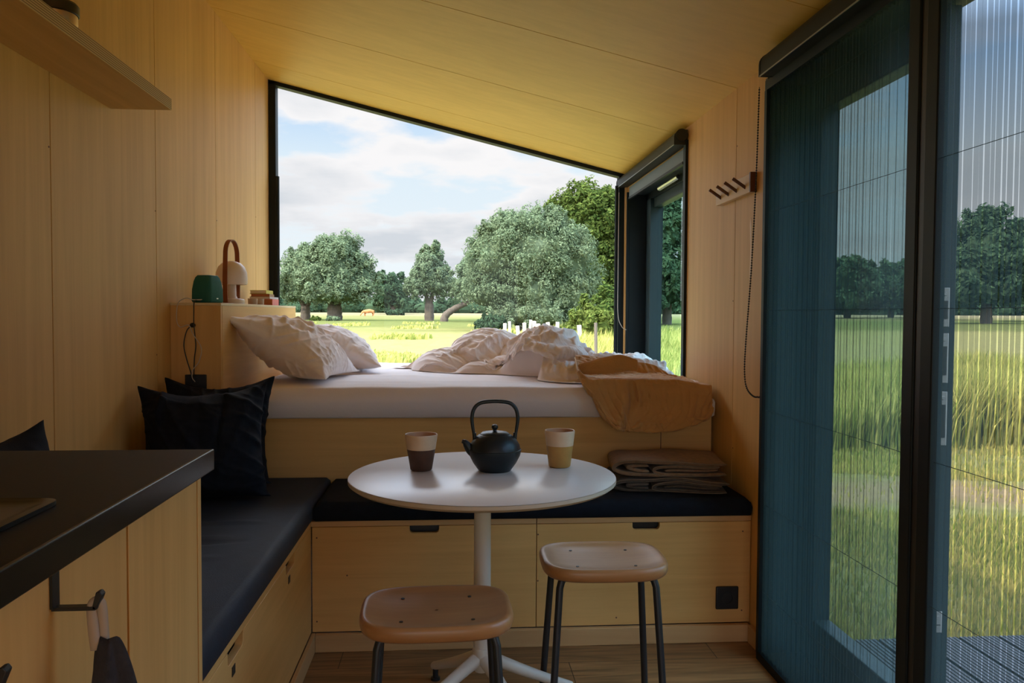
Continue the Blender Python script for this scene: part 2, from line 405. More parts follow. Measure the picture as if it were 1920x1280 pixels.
# ------------------------------------------------------------------ cloth: position-based relaxing of a grid
def relax(P, scale=1.1, steps=60, iters=10, g=0.0008, project=None, pressure=0.0, pin=None, seed=1, jitter=0.002, bend=0.25, damp=0.9, rest=None):
    """P: (layers, nu, nv, 3).  Rest lengths are those of P (or `rest`) times scale."""
    rng = np.random.default_rng(seed); P = P.astype(float).copy()
    Q = (P if rest is None else rest).astype(float)
    nu, nv = P.shape[1:3]
    cons = []
    def con(A, B, k):
        L = np.linalg.norm(Q[:, B[0], B[1]]-Q[:, A[0], A[1]], axis=-1)*scale
        cons.append((A, B, L, k))
    iu = np.arange(nu); jv = np.arange(nv)
    def mesh(a, b): return np.ix_(a, b)
    for p in (0, 1):
        a = iu[p:nu-1:2]; con(mesh(a, jv), mesh(a+1, jv), 1.0)
        b = jv[p:nv-1:2]; con(mesh(iu, b), mesh(iu, b+1), 1.0)
        con(mesh(a, jv[:-1]), mesh(a+1, jv[1:]), 0.5); con(mesh(a, jv[1:]), mesh(a+1, jv[:-1]), 0.5)
        a = iu[:nu-2]; a = a[(a % 4)//2 == p]; con(mesh(a, jv), mesh(a+2, jv), bend)
        b = jv[:nv-2]; b = b[(b % 4)//2 == p]; con(mesh(iu, b), mesh(iu, b+2), bend)
    V = np.zeros_like(P)
    N = rng.normal(size=P.shape)
    for _ in range(3):
        N[:, 1:-1, 1:-1] = (N[:, 1:-1, 1:-1]+N[:, :-2, 1:-1]+N[:, 2:, 1:-1]+N[:, 1:-1, :-2]+N[:, 1:-1, 2:])/5
    P0 = P.copy()
    P = P+N*jitter*2
    for st in range(steps):
        old = P.copy()
        V[..., 2] -= g
        if pressure:
            du = np.gradient(P, axis=1); dv = np.gradient(P, axis=2); n = np.cross(du, dv)
            n /= (np.linalg.norm(n, axis=-1, keepdims=True)+1e-9)
            n[1] *= -1
            V += n*pressure
        P = P+V
        for it in range(iters):
            for A, B, L, k in cons:
                PA = P[:, A[0], A[1]]; PB = P[:, B[0], B[1]]
                d = PB-PA; l = np.linalg.norm(d, axis=-1)+1e-9
                c = (0.5*k*(1-L/l))[..., None]*d
                P[:, A[0], A[1]] = PA+c; P[:, B[0], B[1]] = PB-c
            if P.shape[0] == 2:
                for sl in ((slice(None), 0), (slice(None), -1)):
                    for w in ((sl[1], slice(None)), (slice(None), sl[1])):
                        mm = (P[0][w]+P[1][w])/2; P[0][w] = mm; P[1][w] = mm
            if pin is not None: P[:, pin] = P0[:, pin]
        if project is not None: P = project(P)
        V = (P-old)*damp
    return P

def upsample(P):
    for ax in (1, 2):
        n = P.shape[ax]; A = np.take(P, range(n-1), axis=ax); B = np.take(P, range(1, n), axis=ax); m = (A+B)/2
        out = np.empty(P.shape[:ax]+(2*n-1,)+P.shape[ax+1:]); sl = [slice(None)]*4
        sl[ax] = slice(0, None, 2); out[tuple(sl)] = P; sl[ax] = slice(1, None, 2); out[tuple(sl)] = m; P = out
    return P
def crumple(P, amp, seed, ang=0, spread=35, freq=(28, 70), n=7, edge=.06, sign=1):
    """sharp wandering creases pressed into a cloth along its normals"""
    rng = np.random.default_rng(seed); Q = P.copy()
    D = 0
    for k in range(n):
        a = R_(ang+rng.normal()*spread); f = rng.uniform(*freq); el = rng.uniform(-.6, .6)
        d = np.array([math.cos(a)*math.cos(el), math.sin(a)*math.cos(el), math.sin(el)]); w = rng.normal(size=3)*9; w2 = rng.normal(size=3)*17; m = rng.normal(size=3)*9; m2 = rng.normal(size=3)*5
        ph = P@d*f+2.2*np.sin(P@w+k)+.9*np.sin(P@w2+2*k)
        r = (1-abs(np.sin(ph)))**2.2
        mask = np.clip(.15+np.sin(P@m+3*k)*np.sin(P@m2+k)*1.3, 0, 1)
        D = D+r*mask*(28/f)**.6
    D = D-D.mean()
    nu, nv = P.shape[1:3]; U, V = np.meshgrid(np.linspace(0, 1, nu), np.linspace(0, 1, nv), indexing='ij')
    e = np.clip(np.minimum(np.minimum(U, 1-U), np.minimum(V, 1-V))/edge, 0, 1)
    for L in range(P.shape[0]):
        N = np.cross(np.gradient(P[L], axis=0), np.gradient(P[L], axis=1)); N /= np.linalg.norm(N, axis=-1, keepdims=True)+1e-9
        Q[L] += N*(amp*D[L]*e)[..., None]*(1 if L == 0 else -1)*sign
    return Q

def grid_mesh(name, P, m, parent=None, sub=1, solid=0.0, loc=None, rot=None):
    vs = []; fs = []
    for L in range(P.shape[0]):
        nu, nv = P.shape[1:3]; k = len(vs)
        vs += [tuple(x) for x in P[L].reshape(-1, 3)]
        for i in range(nu-1):
            for j in range(nv-1):
                q = (k+i*nv+j, k+(i+1)*nv+j, k+(i+1)*nv+j+1, k+i*nv+j+1)
                fs.append(q if L == 0 else q[::-1])
    b = MB(); b.v = vs; b.f = fs; b.m = [0]*len(fs)
    return b.build(name, m, parent, sub=sub, solid=solid, smooth=180, loc=loc, rot=rot)

def pillow_grid(w, h, nu=56, nv=44, pressure=0.0016, seed=1, steps=60, scale=1.0, thick=0.02):
    u = np.linspace(-.5, .5, nu); v = np.linspace(-.5, .5, nv)
    U, V = np.meshgrid(u, v, indexing='ij')
    # pillow cases taper slightly between their corners
    X = U*w*(1-0.05*(1-(2*V)**2)*abs(2*U)); Y = V*h*(1-0.05*(1-(2*U)**2)*abs(2*V))
    e = (1-(2*U)**2)*(1-(2*V)**2)
    P = np.stack([np.stack([X, Y, thick*e], -1), np.stack([X, Y, -thick*e], -1)])
    return relax(P, scale, steps, 12, 0.0, None, pressure, seed=seed, jitter=0.0012, bend=0.15, damp=0.85)

# ================================================================== THE ROOM
XL, XR, YB = -1.03, 1.01, 4.62
def zc(x): return 1.907-0.242*(x-XR)          # the sloping ceiling
TH = 0.17

# floor
struct(bxo('floor', 'floor_oak', None, XL-TH, XR+0.02, -1.9, YB+0.02, -0.10, 0.0, 0, smooth=0))
# left wall: veneered sheets with fine shadow gaps
b = MB(); seams = [-1.9, -0.707, 0.003, 0.713, 1.427, 2.143, 2.872, 3.582, 4.285, YB+0.03]
for a, c in zip(seams, seams[1:]): b.box(XL-0.02, XL, a+0.0019, c-0.0019, 0, zc(XL)+0.0)
struct(b.build('wall_left', 'ply_v', bevel=0.0008, smooth=0))
o = struct(bxo('wall_left_core', 'shell_out', None, XL-TH, XL-0.0201, -1.9, YB+0.05, -0.1, zc(XL)+0.1, 0, smooth=0))
o.name = 'wall_outer'
# right wall with window and door openings
b = MB()
D0, D1, DZ = 0.84, 2.46, 1.845           # door opening
W0, W1, WZ0, WZ1 = 3.42, 4.545, 0.62, 1.80  # window opening
def rw(y0, y1, z0, z1): b.box(XR, XR+0.02, y0+0.0016, y1-0.0016, z0, z1)
zt = zc(XR)
for a, c in ((-1.9, -0.7), (-0.7, 0.0), (0.0, D0)): rw(a, c, 0, zt)
rw(D0, D1, DZ, zt); rw(D1, 2.80, 0, zt); rw(2.80, W0, 0, zt); rw(W0, W1, 0, WZ0); rw(W0, W1, WZ1, zt); rw(W1, YB+0.03, 0, zt)
struct(b.build('wall_right', 'ply_v', bevel=0.0008, smooth=0))
b = MB(); x0, x1 = XR+0.0201, XR+TH
for a, c, z0, z1 in ((-1.9, D0, -.1, 2.05), (D0, D1, DZ, 2.05), (D1, W0, -.1, 2.05), (W0, W1, -.1, WZ0), (W0, W1, WZ1, 2.05), (W1, YB+.05, -.1, 2.05)):
    b.box(x0, x1, a, c, z0, z1)
struct(b.build('wall_cladding', 'shell_out', smooth=0))
# ceiling in long sheets across the room
b = MB(); cs = [-1.9, -0.75, -0.04, 0.67, 1.38, 2.09, 2.80, 3.53, 4.25, YB+0.03]
for a, c in zip(cs, cs[1:]):
    b.prism([(XL-0.02, zc(XL-0.02)), (XR+0.02, zc(XR+0.02)), (XR+0.02, zc(XR+0.02)+0.02), (XL-0.02, zc(XL-0.02)+0.02)], 'y', a+0.0017, c-0.0017)
struct(b.build('ceiling', 'ceiling_ply', bevel=0.0008, smooth=0))
b = MB(); b.prism([(XL-.25, zc(XL-.25)+.0201), (XR+.25, zc(XR+.25)+.0201), (XR+.25, zc(XR+.25)+.16), (XL-.25, zc(XL-.25)+.16)], 'y', -2.0, YB+0.12)
struct(b.build('roof', 'shell_out', smooth=0))
# gable wall below the big window, and the rear wall behind the camera (its opening added to let light in)
struct(bxo('wall_front', 'ply_x', None, XL, XR+.0, YB-0.02, YB+0.05, 0, 0.60, 0, smooth=0))
b = MB(); yr0, yr1 = -2.0, -1.9
b.box(XL-TH, -0.95, yr0, yr1, -.1, 2.3); b.box(0.92, XR+TH, yr0, yr1, -.1, 2.05); b.box(-0.95, 0.92, yr0, yr1, -.1, 0.02)
b.prism([(-0.95, 1.95), (0.92, 1.85), (0.92, zc(.92)+.03), (-0.95, zc(-.95)+.03)], 'y', yr0, yr1)
struct(b.build('wall_rear', 'ply_v', smooth=0))

b = MB()
for y, z in ((2.135, 1.52), (2.135, .62), (2.865, 1.45), (2.865, .95), (3.59, 1.5), (4.29, 1.6), (2.15, 2.1)): b.tube([(XL-.001, y, z), (XL+.0006, y, z)], .0028, 8)
for y, z in ((2.79, .62), (2.81, 1.15), (2.79, 1.70), (2.50, 1.50), (3.35, .70)): b.tube([(XR+.001, y, z), (XR-.0006, y, z)], .0028, 8)
struct(b.build('wall_screws', 'screw_dark'))  # screw heads in the two side walls
b = MB(); b.prism([(2.645, 1.20), (2.651, 1.24), (2.649, 1.33), (2.656, 1.405), (2.650, 1.43), (2.641, 1.40), (2.640, 1.33), (2.634, 1.28), (2.640, 1.22)], 'x', XR-.0004, XR+.001); struct(b.build('wall_stain', 'stain', smooth=0))  # thin pale stain on the right wall

# ------------------------------------------------------------------ window_1: the gable window
w = bpy.data.objects.new('window_1', None); COL.objects.link(w); struct(w)
b = MB(); y0, y1 = YB-0.035, YB+0.03
def para(xa, xb, da, db, ya=y0, yb=y1):  # slanted bar following the ceiling
    b.prism([(xa, zc(xa)-da), (xb, zc(xb)-da), (xb, zc(xb)-db), (xa, zc(xa)-db)], 'y', ya, yb)
b.box(XL+0.0, XL+0.040, y0, y1, 0.60, zc(XL+.04)); b.box(XR-0.048, XR-0.016, y0, y1, 0.60, zc(XR)-0.0)
para(XL, XR-.016, 0.0, 0.022); b.box(XL, XR-.016, y0, y1, 0.60, 0.66)
b.build('window_frame', 'black_frame', w, bevel=0.002)
b = MB(); b.prism([(XL+.04, 0.66), (XR-.048, 0.66), (XR-.048, zc(XR-.048)-.022), (XL+.04, zc(XL+.04)-.022)], 'y', YB-0.004, YB+0.004)
b.build('pane', 'glass', w, smooth=0)
for x in (XL+0.052, XR-0.064):
    b = MB(); b.tube([(x, YB-0.05, 0.66), (x, YB-0.05, 1.86 if x < 0 else 1.84)], 0.011, 8); b.build('guide_rail', 'black_frame', w)
bxo('reveal_strip', 'ply_v', w, XR-0.016, XR, YB-0.06, YB+0.03, 0.6, zc(XR)-0.001, 0.0005)

# ------------------------------------------------------------------ window_2: narrow side window
w = bpy.data.objects.new('window_2', None); COL.objects.link(w); struct(w)
b = MB()
b.box(XR-0.012, XR+0.004, W0-0.035, W0, WZ0, WZ1+0.05); b.box(XR-0.012, XR+0.004, W1-0.012, W1, WZ0, WZ1)      # inner trims
for x0, x1, t in ((XR+0.004, XR+0.10, 0.014), (XR+0.10, XR+TH+.01, 0.05)):
    b.box(x0, x1, W0, W0+t*.5, WZ0, WZ1); b.box(x0, x1, W1-t, W1, WZ0, WZ1); b.box(x0, x1, W0, W1, WZ0, WZ0+t); b.box(x0, x1, W0, W1, WZ1-t, WZ1)
b.build('window_frame', 'black_frame', w, bevel=0.001)
b = MB(); sx0, sx1 = XR+0.115, XR+0.165
b.box(sx0, sx1, W0+.025, W0+.06, WZ0+.05, WZ1-.05); b.box(sx0-.02, sx1, W1-.13, W1-.05, WZ0+.05, WZ1-.05)
b.box(sx0, sx1, W0+.06, W1-.13, WZ0+.05, WZ0+.10); b.box(sx0, sx1, W0+.06, W1-.13, WZ1-.10, WZ1-.05)
b.build('sash', 'door_frame_blue', w, bevel=0.003)
bxo('pane', 'glass_tint', w, sx0+.022, sx0+.028, W0+.055, W1-.125, WZ0+.095, WZ1-.095, 0, smooth=0)
b = MB(); b.tube([(XR+.03, 3.98, 1.735), (XR+.075, 3.80, 1.765)], 0.012, 8); b.build('stay_arm', 'steel', w)

# ------------------------------------------------------------------ door_1: glazed double door on the right
d = bpy.data.objects.new('door_1', None); COL.objects.link(d); struct(d)
b = MB()
b.box(XR-0.025, XR+0.004, D1-0.004, D1+0.018, 0, DZ); b.box(XR-0.025, XR+0.004, D0-0.02, D0, 0, DZ)
b.box(XR+0.004, XR+TH, D1-0.03, D1, 0.0, DZ); b.box(XR+0.004, XR+TH, D0, D0+.03, 0, DZ); b.box(XR+0.004, XR+TH, D0+.03, D1-.03, DZ-0.03, DZ); b.box(XR-0.02, XR+TH, D0, D1, -0.02, 0.025)
b.build('door_frame', 'door_frame_blue', d, bevel=0.002)
b = MB(); b.box(XR-0.027, XR-0.0255, D1+.006, D1+.016, 0.02, DZ-.02); b.build('edge_strip', 'alu_strip', d)
LX0, LX1 = XR+0.095, XR+0.150
b = MB()
b.box(LX0, LX1, D1-.12, D1-.03, 0.03, DZ-.035); b.box(LX0, LX1, 1.76, 1.86, 0.03, DZ-.035)
b.box(LX0, LX1, 1.86, D1-.12, 0.03, 0.165); b.box(LX0, LX1, 1.86, D1-.12, 1.715, DZ-.035)
b.build('leaf_frame', 'door_frame_blue', d, bevel=0.004)
bxo('pane', 'glass_tint', d, LX0+.022, LX0+.028, 1.855, D1-.115, .16, 1.72, 0, smooth=0)
for z0, z1 in ((1.075, 1.165), (0.945, 1.06), (0.80, 0.925), (0.36, 0.41)):
    b = MB(); b.box(LX0+.016, LX0+.038, 1.757, 1.7605, z0, z1)
    b.tube([(LX0+.027, 1.755, z1-.014), (LX0+.027, 1.758, z1-.014)], 0.005, 8)
    q = b.build('strike_plate', 'zinc', d, bevel=0.001)
    b = MB(); b.box(LX0+.022, LX0+.033, 1.7555, 1.7572, z0+.018, z1-.03); b.build('latch_slot', 'black_metal', q)

# ------------------------------------------------------------------ pleated insect screen over the doorway
t = thing('pleated_screen', 'dark pleated insect screen drawn across the garden doorway', 'insect screen', (XR-0.03, 1.6, 0))
def pleats(y0, y1, pitch=0.0158, dep=0.0150):
    n = int((y1-y0)/pitch)*2; b = MB(); vs = []; fs = []
    zs = [0.03, 0.6, 1.2, 1.80]
    for i in range(n+1):
        y = y0+(y1-y0)*i/n; x = (dep if i % 2 else 0)+0.0012*math.sin(i*1.7)
        for k, z in enumerate(zs): vs.append((x, y-1.6+0.0008*math.sin(i*0.9+k*2.1), z))
    m = len(zs)
    for i in range(n):
        for k in range(m-1): fs.append((i*m+k, (i+1)*m+k, (i+1)*m+k+1, i*m+k+1))
    return b.add(vs, fs)
pleats(1.664, 2.44).build('gauze_panel', 'gauze', t, smooth=0)
pleats(0.86, 1.556).build('gauze_panel', 'gauze', t, smooth=0)
for y0, y1 in ((1.622, 1.664), (1.556, 1.598)):
    b = MB(); b.box(-.004, .022, y0-1.6, y1-1.6, .02, 1.81); b.build('meeting_post', 'black_frame', t, bevel=0.003)
b = MB(); b.box(0.0, .014, -.0025, .021, .02, 1.81); b.build('magnet_strip', 'black_metal', t)
b = MB(); b.box(-.006, .024, .84-1.6, 2.452-1.6, 1.80, 1.83); b.build('top_rail', 'black_frame', t)
b = MB(); b.box(-.006, .024, 2.438-1.6, 2.456-1.6, 0.02, 1.80); b.build('side_rail', 'black_frame', t)
b = MB(); b.box(-.006, .024, .84-1.6, 2.452-1.6, 0.0, 0.028); b.build('floor_rail', 'black_frame', t)
for z in (0.22, 0.50, 0.80, 1.115, 1.42):
    b = MB(); b.tube([(0.007, 0.845, z), (0.007, 0.064, z)], 0.0007, 5); b.tube([(0.007, -0.044, z), (0.007, -.74, z)], 0.0007, 5); b.build('tension_cord', 'cable_black', t)

# ------------------------------------------------------------------ roller blinds
def blind(label, y0, y1, zt, r, xoff, name='roller_blind'):
    t = thing(name, label, 'roller blind', (XR, y0, zt))
    L = y1-y0
    b = MB(); pr = []
    for k in range(7): a = math.pi/2+math.pi/2*k/6; pr.append((-xoff-r*0.3+r*math.cos(a)*1.2, -r+r*math.sin(a)))
    pr += [(-xoff-r*1.5, -2.0*r), (-0.002, -2.0*r), (-0.002, 0.0)]
    b.prism(pr, 'y', 0.006, L-0.006); b.build('cassette', 'cassette_black', t, bevel=0.001)
    b = MB(); b.box(-xoff-r*1.55, -xoff-r*1.48, 0.006, L-.006, -2.06*r, -1.96*r); b.build('cassette_lip', 'alu_strip', t)
    for y in (0.0, L-0.006):
        b = MB(); q = [(p[0]*1.02-.001, p[1]*1.02) for p in pr]; b.prism(q, 'y', y, y+0.006); b.build('end_cap', 'black_metal', t)
    return t
bl = blind('long black roller blind cassette above the garden doorway', 0.80, 2.40, 1.900, 0.036, 0.022)
bl2 = blind('short black roller blind cassette above the narrow side window', W0-0.03, 4.60, 1.895, 0.032, 0.012)
b = MB().tube([(-.028, -.006, -.024), (-.028, .002, -.024)], .027, 24); b.build('roll_end', 'black_metal', bl2, bevel=.0015)
b = MB(); b.box(-.010, -.004, .035, 1.10, -0.130, -0.075); b.build('blind_fabric', 'blind_grey', bl2)
b = MB(); b.box(-.014, -.002, .035, 1.10, -0.142, -0.130); b.build('hem_bar', 'cassette_black', bl2)
# bead chain loop
def beads(path, r, step):
    b = MB(); b.tube(path, r*.35, 5); acc = 0; last = Vector(path[0])
    for p in path[1:]:
        p = Vector(p); d = (p-last).length
        while acc+d > step:
            k = (step-acc)/d; last = last.lerp(p, k); d = (p-last).length; acc = 0
            b.ball(last, r, 3)
        acc += d; last = p
    return b
pth = bez([(XR-.030, 2.515, 1.83), (XR-.030, 2.53, 1.55), (XR-.030, 2.560, 1.25), (XR-.030, 2.60, 1.0), (XR-.030, 2.605, .90), (XR-.030, 2.575, .85), (XR-.028, 2.50, .835), (XR-.024, 2.470, .88), (XR-.022, 2.470, 1.2), (XR-.022, 2.472, 1.83)], 10)
c = beads([p-Vector((XR, 2.47, 1.83)) for p in pth], 0.0034, 0.0085).build('bead_chain', 'cable_black', None, loc=(XR, 2.47, 1.83)); tag(c, 'black bead chain loop hanging beside the doorway', 'blind chain')
c = MB().tube([p-Vector((.97, 4.5, 1)) for p in bez([(.955, 4.555, 1.80), (.953, 4.55, 1.3), (.955, 4.55, 1.10), (.975, 4.54, 1.03), (1.000, 4.53, 1.01)], 10)], 0.002, 6).build('pull_cord', 'cable_white', None, loc=(.97, 4.5, 1)); tag(c, 'thin cord looping in the corner beside the gable window', 'cord')

# ------------------------------------------------------------------ coat rack
t = thing('coat_rack', 'pale wooden coat rack with four slanted dark pegs on right wall', 'coat rack', (XR, 2.60, 1.51))
b = MB(); b.prism([(-.020, 0.0), (0, 0.0), (0, .062), (-.020, .062)], 'y', 0.012, .356); b.build('board', 'beech', t, bevel=0.001)
b = MB(); b.box(-.0225, 0, 0, .0115, 0, .066); b.build('end_block', 'walnut', t, bevel=0.001)
for k in range(4):
    y = .055+k*.082; b = MB(); b.tube([(-.016, y, .020), (-.062, y+.004, .052)], 0.0058, 10); b.build('peg', 'walnut', t, bevel=0.0008)

# ================================================================== FITTED FURNITURE
# bed platform
t = thing('bed_platform', 'raised plywood bed platform under the white mattress', 'bed base', (0, 3.0, 0))
b = MB(); b.box(-1.01, 1.0, 0, .018, 0.43, .708); b.build('front_panel', 'ply_x', t, bevel=.001)
b = MB(); b.box(-1.01, 1.0, .018, 1.59, .685, .708); b.build('slat_board', 'ply_x', t)
b = MB(); b.box(.80, .803, -.0006, .0, .485, .708); b.build('seam', 'screw_dark', t)
# ledge box along left wall
t = thing('headboard_ledge', 'narrow plywood ledge box along the left wall at the bed head', 'ledge', (XL, 3.0, 0.71))
b = MB(); b.box(0.001, .181, 0.0, .018, 0, .414); b.build('end_panel', 'ply_v', t, bevel=.001)
b = MB(); b.box(.163, .182, .0182, 1.40, 0, .414); b.build('side_panel', 'ply_y', t, bevel=.001)
b = MB(); b.box(0.001, .1825, -.0005, 1.402, .4142, .424); b.build('top_board', 'ply_pale', t, bevel=.001)
b = MB(); b.tube([(.1815, .05, .09), (.183, .05, .09)], .003, 8); b.build('screw', 'screw_dark', t)
# wall socket on its end, with cables
t = thing('wall_socket', 'black double wall socket plate above the navy cushions', 'socket', (-.94, 2.999, .823))
b = MB(); b.box(-.036, .040, -.010, 0, -.048, .048); b.build('plate', 'socket_black', t, bevel=.003)
for z in (-.022, .022):
    b = MB(); b.lathe([(.017, 0), (.017, .0008), (.014, .001), (.013, -.004), (.0, -.004)], n=20); b.build('outlet', 'cable_black', t, loc=(.002, -.0102, z), rot=(R_(90), 0, 0))
def cable(name, label, pts, r, m, loc=(-.95, 2.98, 1.0)):
    o = MB().tube([Vector(p)-Vector(loc) for p in bez(pts, 10)], r, 6).build(name, m, None, loc=loc); return tag(o, label, 'cable')
cable('charging_cable', 'pale cable looping out over the wall beside the ledge and down to the socket', [(-.925, 3.03, 1.146), (-.945, 2.99, 1.145), (-.965, 2.975, 1.15), (-.993, 2.975, 1.13), (-.998, 2.975, 1.07), (-.985, 2.975, 1.045), (-.955, 2.972, 1.052), (-.940, 2.972, 1.02), (-.912, 2.975, .97), (-.920, 2.975, .92), (-.942, 2.975, .89), (-.945, 2.975, .862), (-.938, 2.985, .845)], .0018, 'cable_white')
cable('charging_cable', 'straight black cable dropping from the green speaker to the socket', [(-.935, 3.05, 1.142), (-.937, 2.985, 1.14), (-.938, 2.978, 1.10), (-.937, 2.975, 1.05), (-.932, 2.978, .98), (-.938, 2.98, .93), (-.942, 2.985, .87), (-.942, 2.988, .848)], .002, 'cable_black')
cable('charging_cable', 'black cable bowing left from the cable clip to the socket', [(-.95, 2.985, 1.05), (-.965, 2.98, 1.03), (-.975, 2.98, .98), (-.966, 2.98, .93), (-.952, 2.982, .88), (-.948, 2.988, .848)], .002, 'cable_black')
tag(MB().ball((0, 0, 0), .009, 6, (1.2, .8, 1)).build('cable_clip', 'cable_black', None, loc=(-.946, 2.988, 1.052)), 'small black cable clip on the end of the ledge', 'cable clip')

# storage benches
HX = [0]
def front_with_cut(x0, x1, z0, z1, cuts, y, th, r=.012):
    """panel in the XZ plane with half-open hand holes along its top edge"""
    pts = [(x0, z0), (x1, z0), (x1, z1)]
    for c0, c1, dz in sorted(cuts, reverse=True):
        pts += [(c1, z1)]
        for k in range(7): a = k/6*math.pi/2; pts.append((c1-r*(0)-r+r*math.cos(a), z1-dz+r-r*math.sin(a)))
        for k in range(7): a = k/6*math.pi/2; pts.append((c0+r-r*math.sin(a), z1-dz+r-r*math.cos(a)))
        pts += [(c0, z1)]
    pts += [(x0, z1)]
    return MB().prism(pts, 'y', y, y+th)
t = thing('storage_bench', 'plywood storage bench with two hand-hole fronts under the round table', 'bench', (0, 2.6, 0))
front_with_cut(-.452, .279, .060, .4045, [(-.138, -.042, .024)], 0, .018).build('drawer_front', 'ply_x', t, bevel=.0012)
front_with_cut(.2812, 1.008, .060, .4045, [(.602, .694, .024)], 0, .018).build('drawer_front', 'ply_x', t, bevel=.0012)
for a, c in ((-.455, .279), (.2812, 1.008)):
    b = MB(); b.box(a, c, -.002, .398, .4062, .424); b.build('seat_board', 'ply_edge' if 0 else 'pine_x', t, bevel=.001)
b = MB(); b.box(-.42, .99, .03, .20, .05, .40); b.build('carcass', 'socket_black', t)
for x, z in ((-.437, .37), (-.437, .095), (-.34, .245), (.285, .37), (.285, .215), (.98, .37), (.98, .1), (.55, .085)):
    b = MB(); b.tube([(x, .0002, z), (x, -.0006, z)], .0028, 8); b.build('screw', 'screw_dark', t)
t = thing('storage_bench', 'plywood storage bench running beside the kitchen cabinet', 'bench', (-.455, 2.2, 0))
# front of left bench: YZ plane; build in XZ then turn
o = front_with_cut(-.78, .399, .060, .4045, [(.01, .13, .03), (-.56, -.44, .03)], 0, .018)
o.build('drawer_front', 'ply_x', t, rot=(0, 0, R_(90)), bevel=.0012)
b = MB(); b.box(-.57, .0, -.80, .795, .4062, .424); b.build('seat_board', 'ply_y', t, bevel=.001)
b = MB(); b.box(-.5, -.03, -.75, .37, .05, .40); b.build('carcass', 'socket_black', t)
for y in (.03, -.54):
    b = MB(); b.box(-.0002, .0012, y+.02-.012, y+.02+.012, .342, .362); b.build('catch_plate', 'cable_black', t)
# baseboards
struct(bxo('baseboard_front', 'pine_x', None, -.440, 1.000, 2.580, 2.5995, 0, .058, .002))
struct(bxo('baseboard_left', 'pine_y', None, -.4545, -.4405, 1.42, 2.5995, 0, .058, .002))
struct(bxo('baseboard_right', 'pine_y', None, .994, 1.0095, 2.48, 2.5795, 0, .058, .002))
t = thing('wall_socket', 'black square socket low on the bench front near the doorway', 'socket', (.927, 2.5995, .146))
b = MB(); b.box(-.039, .039, -.009, 0, -.039, .039); b.build('plate', 'socket_black', t, bevel=.005, seg=3)
b = MB(); b.lathe([(.020, 0), (.020, .001), (.017, .0012), (.016, -.004), (.0, -.004)], n=24); b.build('outlet', 'cable_black', t, loc=(0, -.0092, 0), rot=(R_(90), 0, 0))

# bench cushions: soft slabs with wrinkled tops
def slab(name, label, x0, x1, y0, y1, z0, z1, m, wr, nx=60, ny=40, e=.012, rnd=.014):
    """upholstered slab: rounded edges, sagging wrinkles"""
    us = np.linspace(x0, x1, nx); vs_ = np.linspace(y0, y1, ny)
    verts = []; faces = []
    X, Y = np.meshgrid(us, vs_, indexing='ij')
    ex = np.minimum(X-x0, x1-X); ey = np.minimum(Y-y0, y1-Y); ed = np.minimum(ex, ey)
    dz = np.where(ed < rnd, rnd-np.sqrt(np.maximum(0, rnd**2-(rnd-ed)**2)), 0)
    Z = z1-dz+wr(X, Y)*np.clip(ed/.05, .0, 1)
    for i in range(nx):
        for j in range(ny): verts.append((X[i, j], Y[i, j], Z[i, j]))
    for i in range(nx-1):
        for j in range(ny-1): faces.append((i*ny+j, (i+1)*ny+j, (i+1)*ny+j+1, i*ny+j+1))
    ring = [i*ny for i in range(nx)]+[(nx-1)*ny+j for j in range(1, ny)]+[i*ny+ny-1 for i in range(nx-2, -1, -1)]+[j for j in range(ny-2, 0, -1)]
    cx, cy = (x0+x1)/2, (y0+y1)/2; prev = ring; K = len(ring)
    for s, (zz, out) in enumerate(((z0+(z1-z0)*.5, .004), (z0+.006, .002), (z0, -.005))):
        cur = []
        for r in ring:
            x, y, _ = verts[r]
            x += out*np.sign(x-cx)*(abs(abs(x-cx)-(x1-x0)/2) < 1e-6); y += out*np.sign(y-cy)*(abs(abs(y-cy)-(y1-y0)/2) < 1e-6)
            cur.append(len(verts)); verts.append((x, y, zz))
        for k in range(K): faces.append((prev[k], cur[k], cur[(k+1) % K], prev[(k+1) % K]))
        prev = cur
    faces.append(tuple(prev))
    b = MB(); c = Vector((cx, cy, z0)); b.add([Vector(v)-c for v in verts], faces)
    o = b.build(name, m, None, loc=c, smooth=60); return tag(o, label[0], label[1])
def fold(X, Y, items):
    z = 0*X
    for (xa, ya, xb, yb, w, d) in items:
        L = math.hypot(xb-xa, yb-ya); tx, ty = (xb-xa)/L, (yb-ya)/L
        s = (X-xa)*tx+(Y-ya)*ty; n = -(X-xa)*ty+(Y-ya)*tx; n = n+.01*np.sin(s*14)
        z = z+d*np.exp(-(n/w)**2)*np.clip(np.minimum(s, L-s)/(.25*L)+.2, 0, 1)*(s > -.02)*(s < L+.02)
    return z
def wave(X, Y, a=.002): return a*(np.sin(X*9+Y*4+1)*np.sin(Y*7-X*3)+.5*np.sin(X*23+2)*np.sin(Y*19))
slab('bench_cushion', ('long navy bench cushion along the left wall with creased top', 'seat cushion'), XL+.004, -.452, 1.424, 2.992, .4245, .490, 'navy',
     lambda X, Y: wave(X, Y, .0022)+fold(X, Y, [(-1.0, 1.86, -.62, 1.88, .010, -.012), (-1.0, 1.90, -.60, 1.91, .010, .009), (-1.0, 1.80, -.66, 1.82, .009, .009), (-1.0, 1.83, -.70, 1.84, .007, -.008), (-.95, 2.10, -.55, 2.14, .012, -.007), (-.95, 2.15, -.6, 2.18, .012, .005), (-.9, 2.35, -.55, 2.33, .014, .006), (-.95, 1.65, -.6, 1.66, .013, .007), (-.95, 1.97, -.58, 2.0, .011, .006)]), nx=50, ny=110)
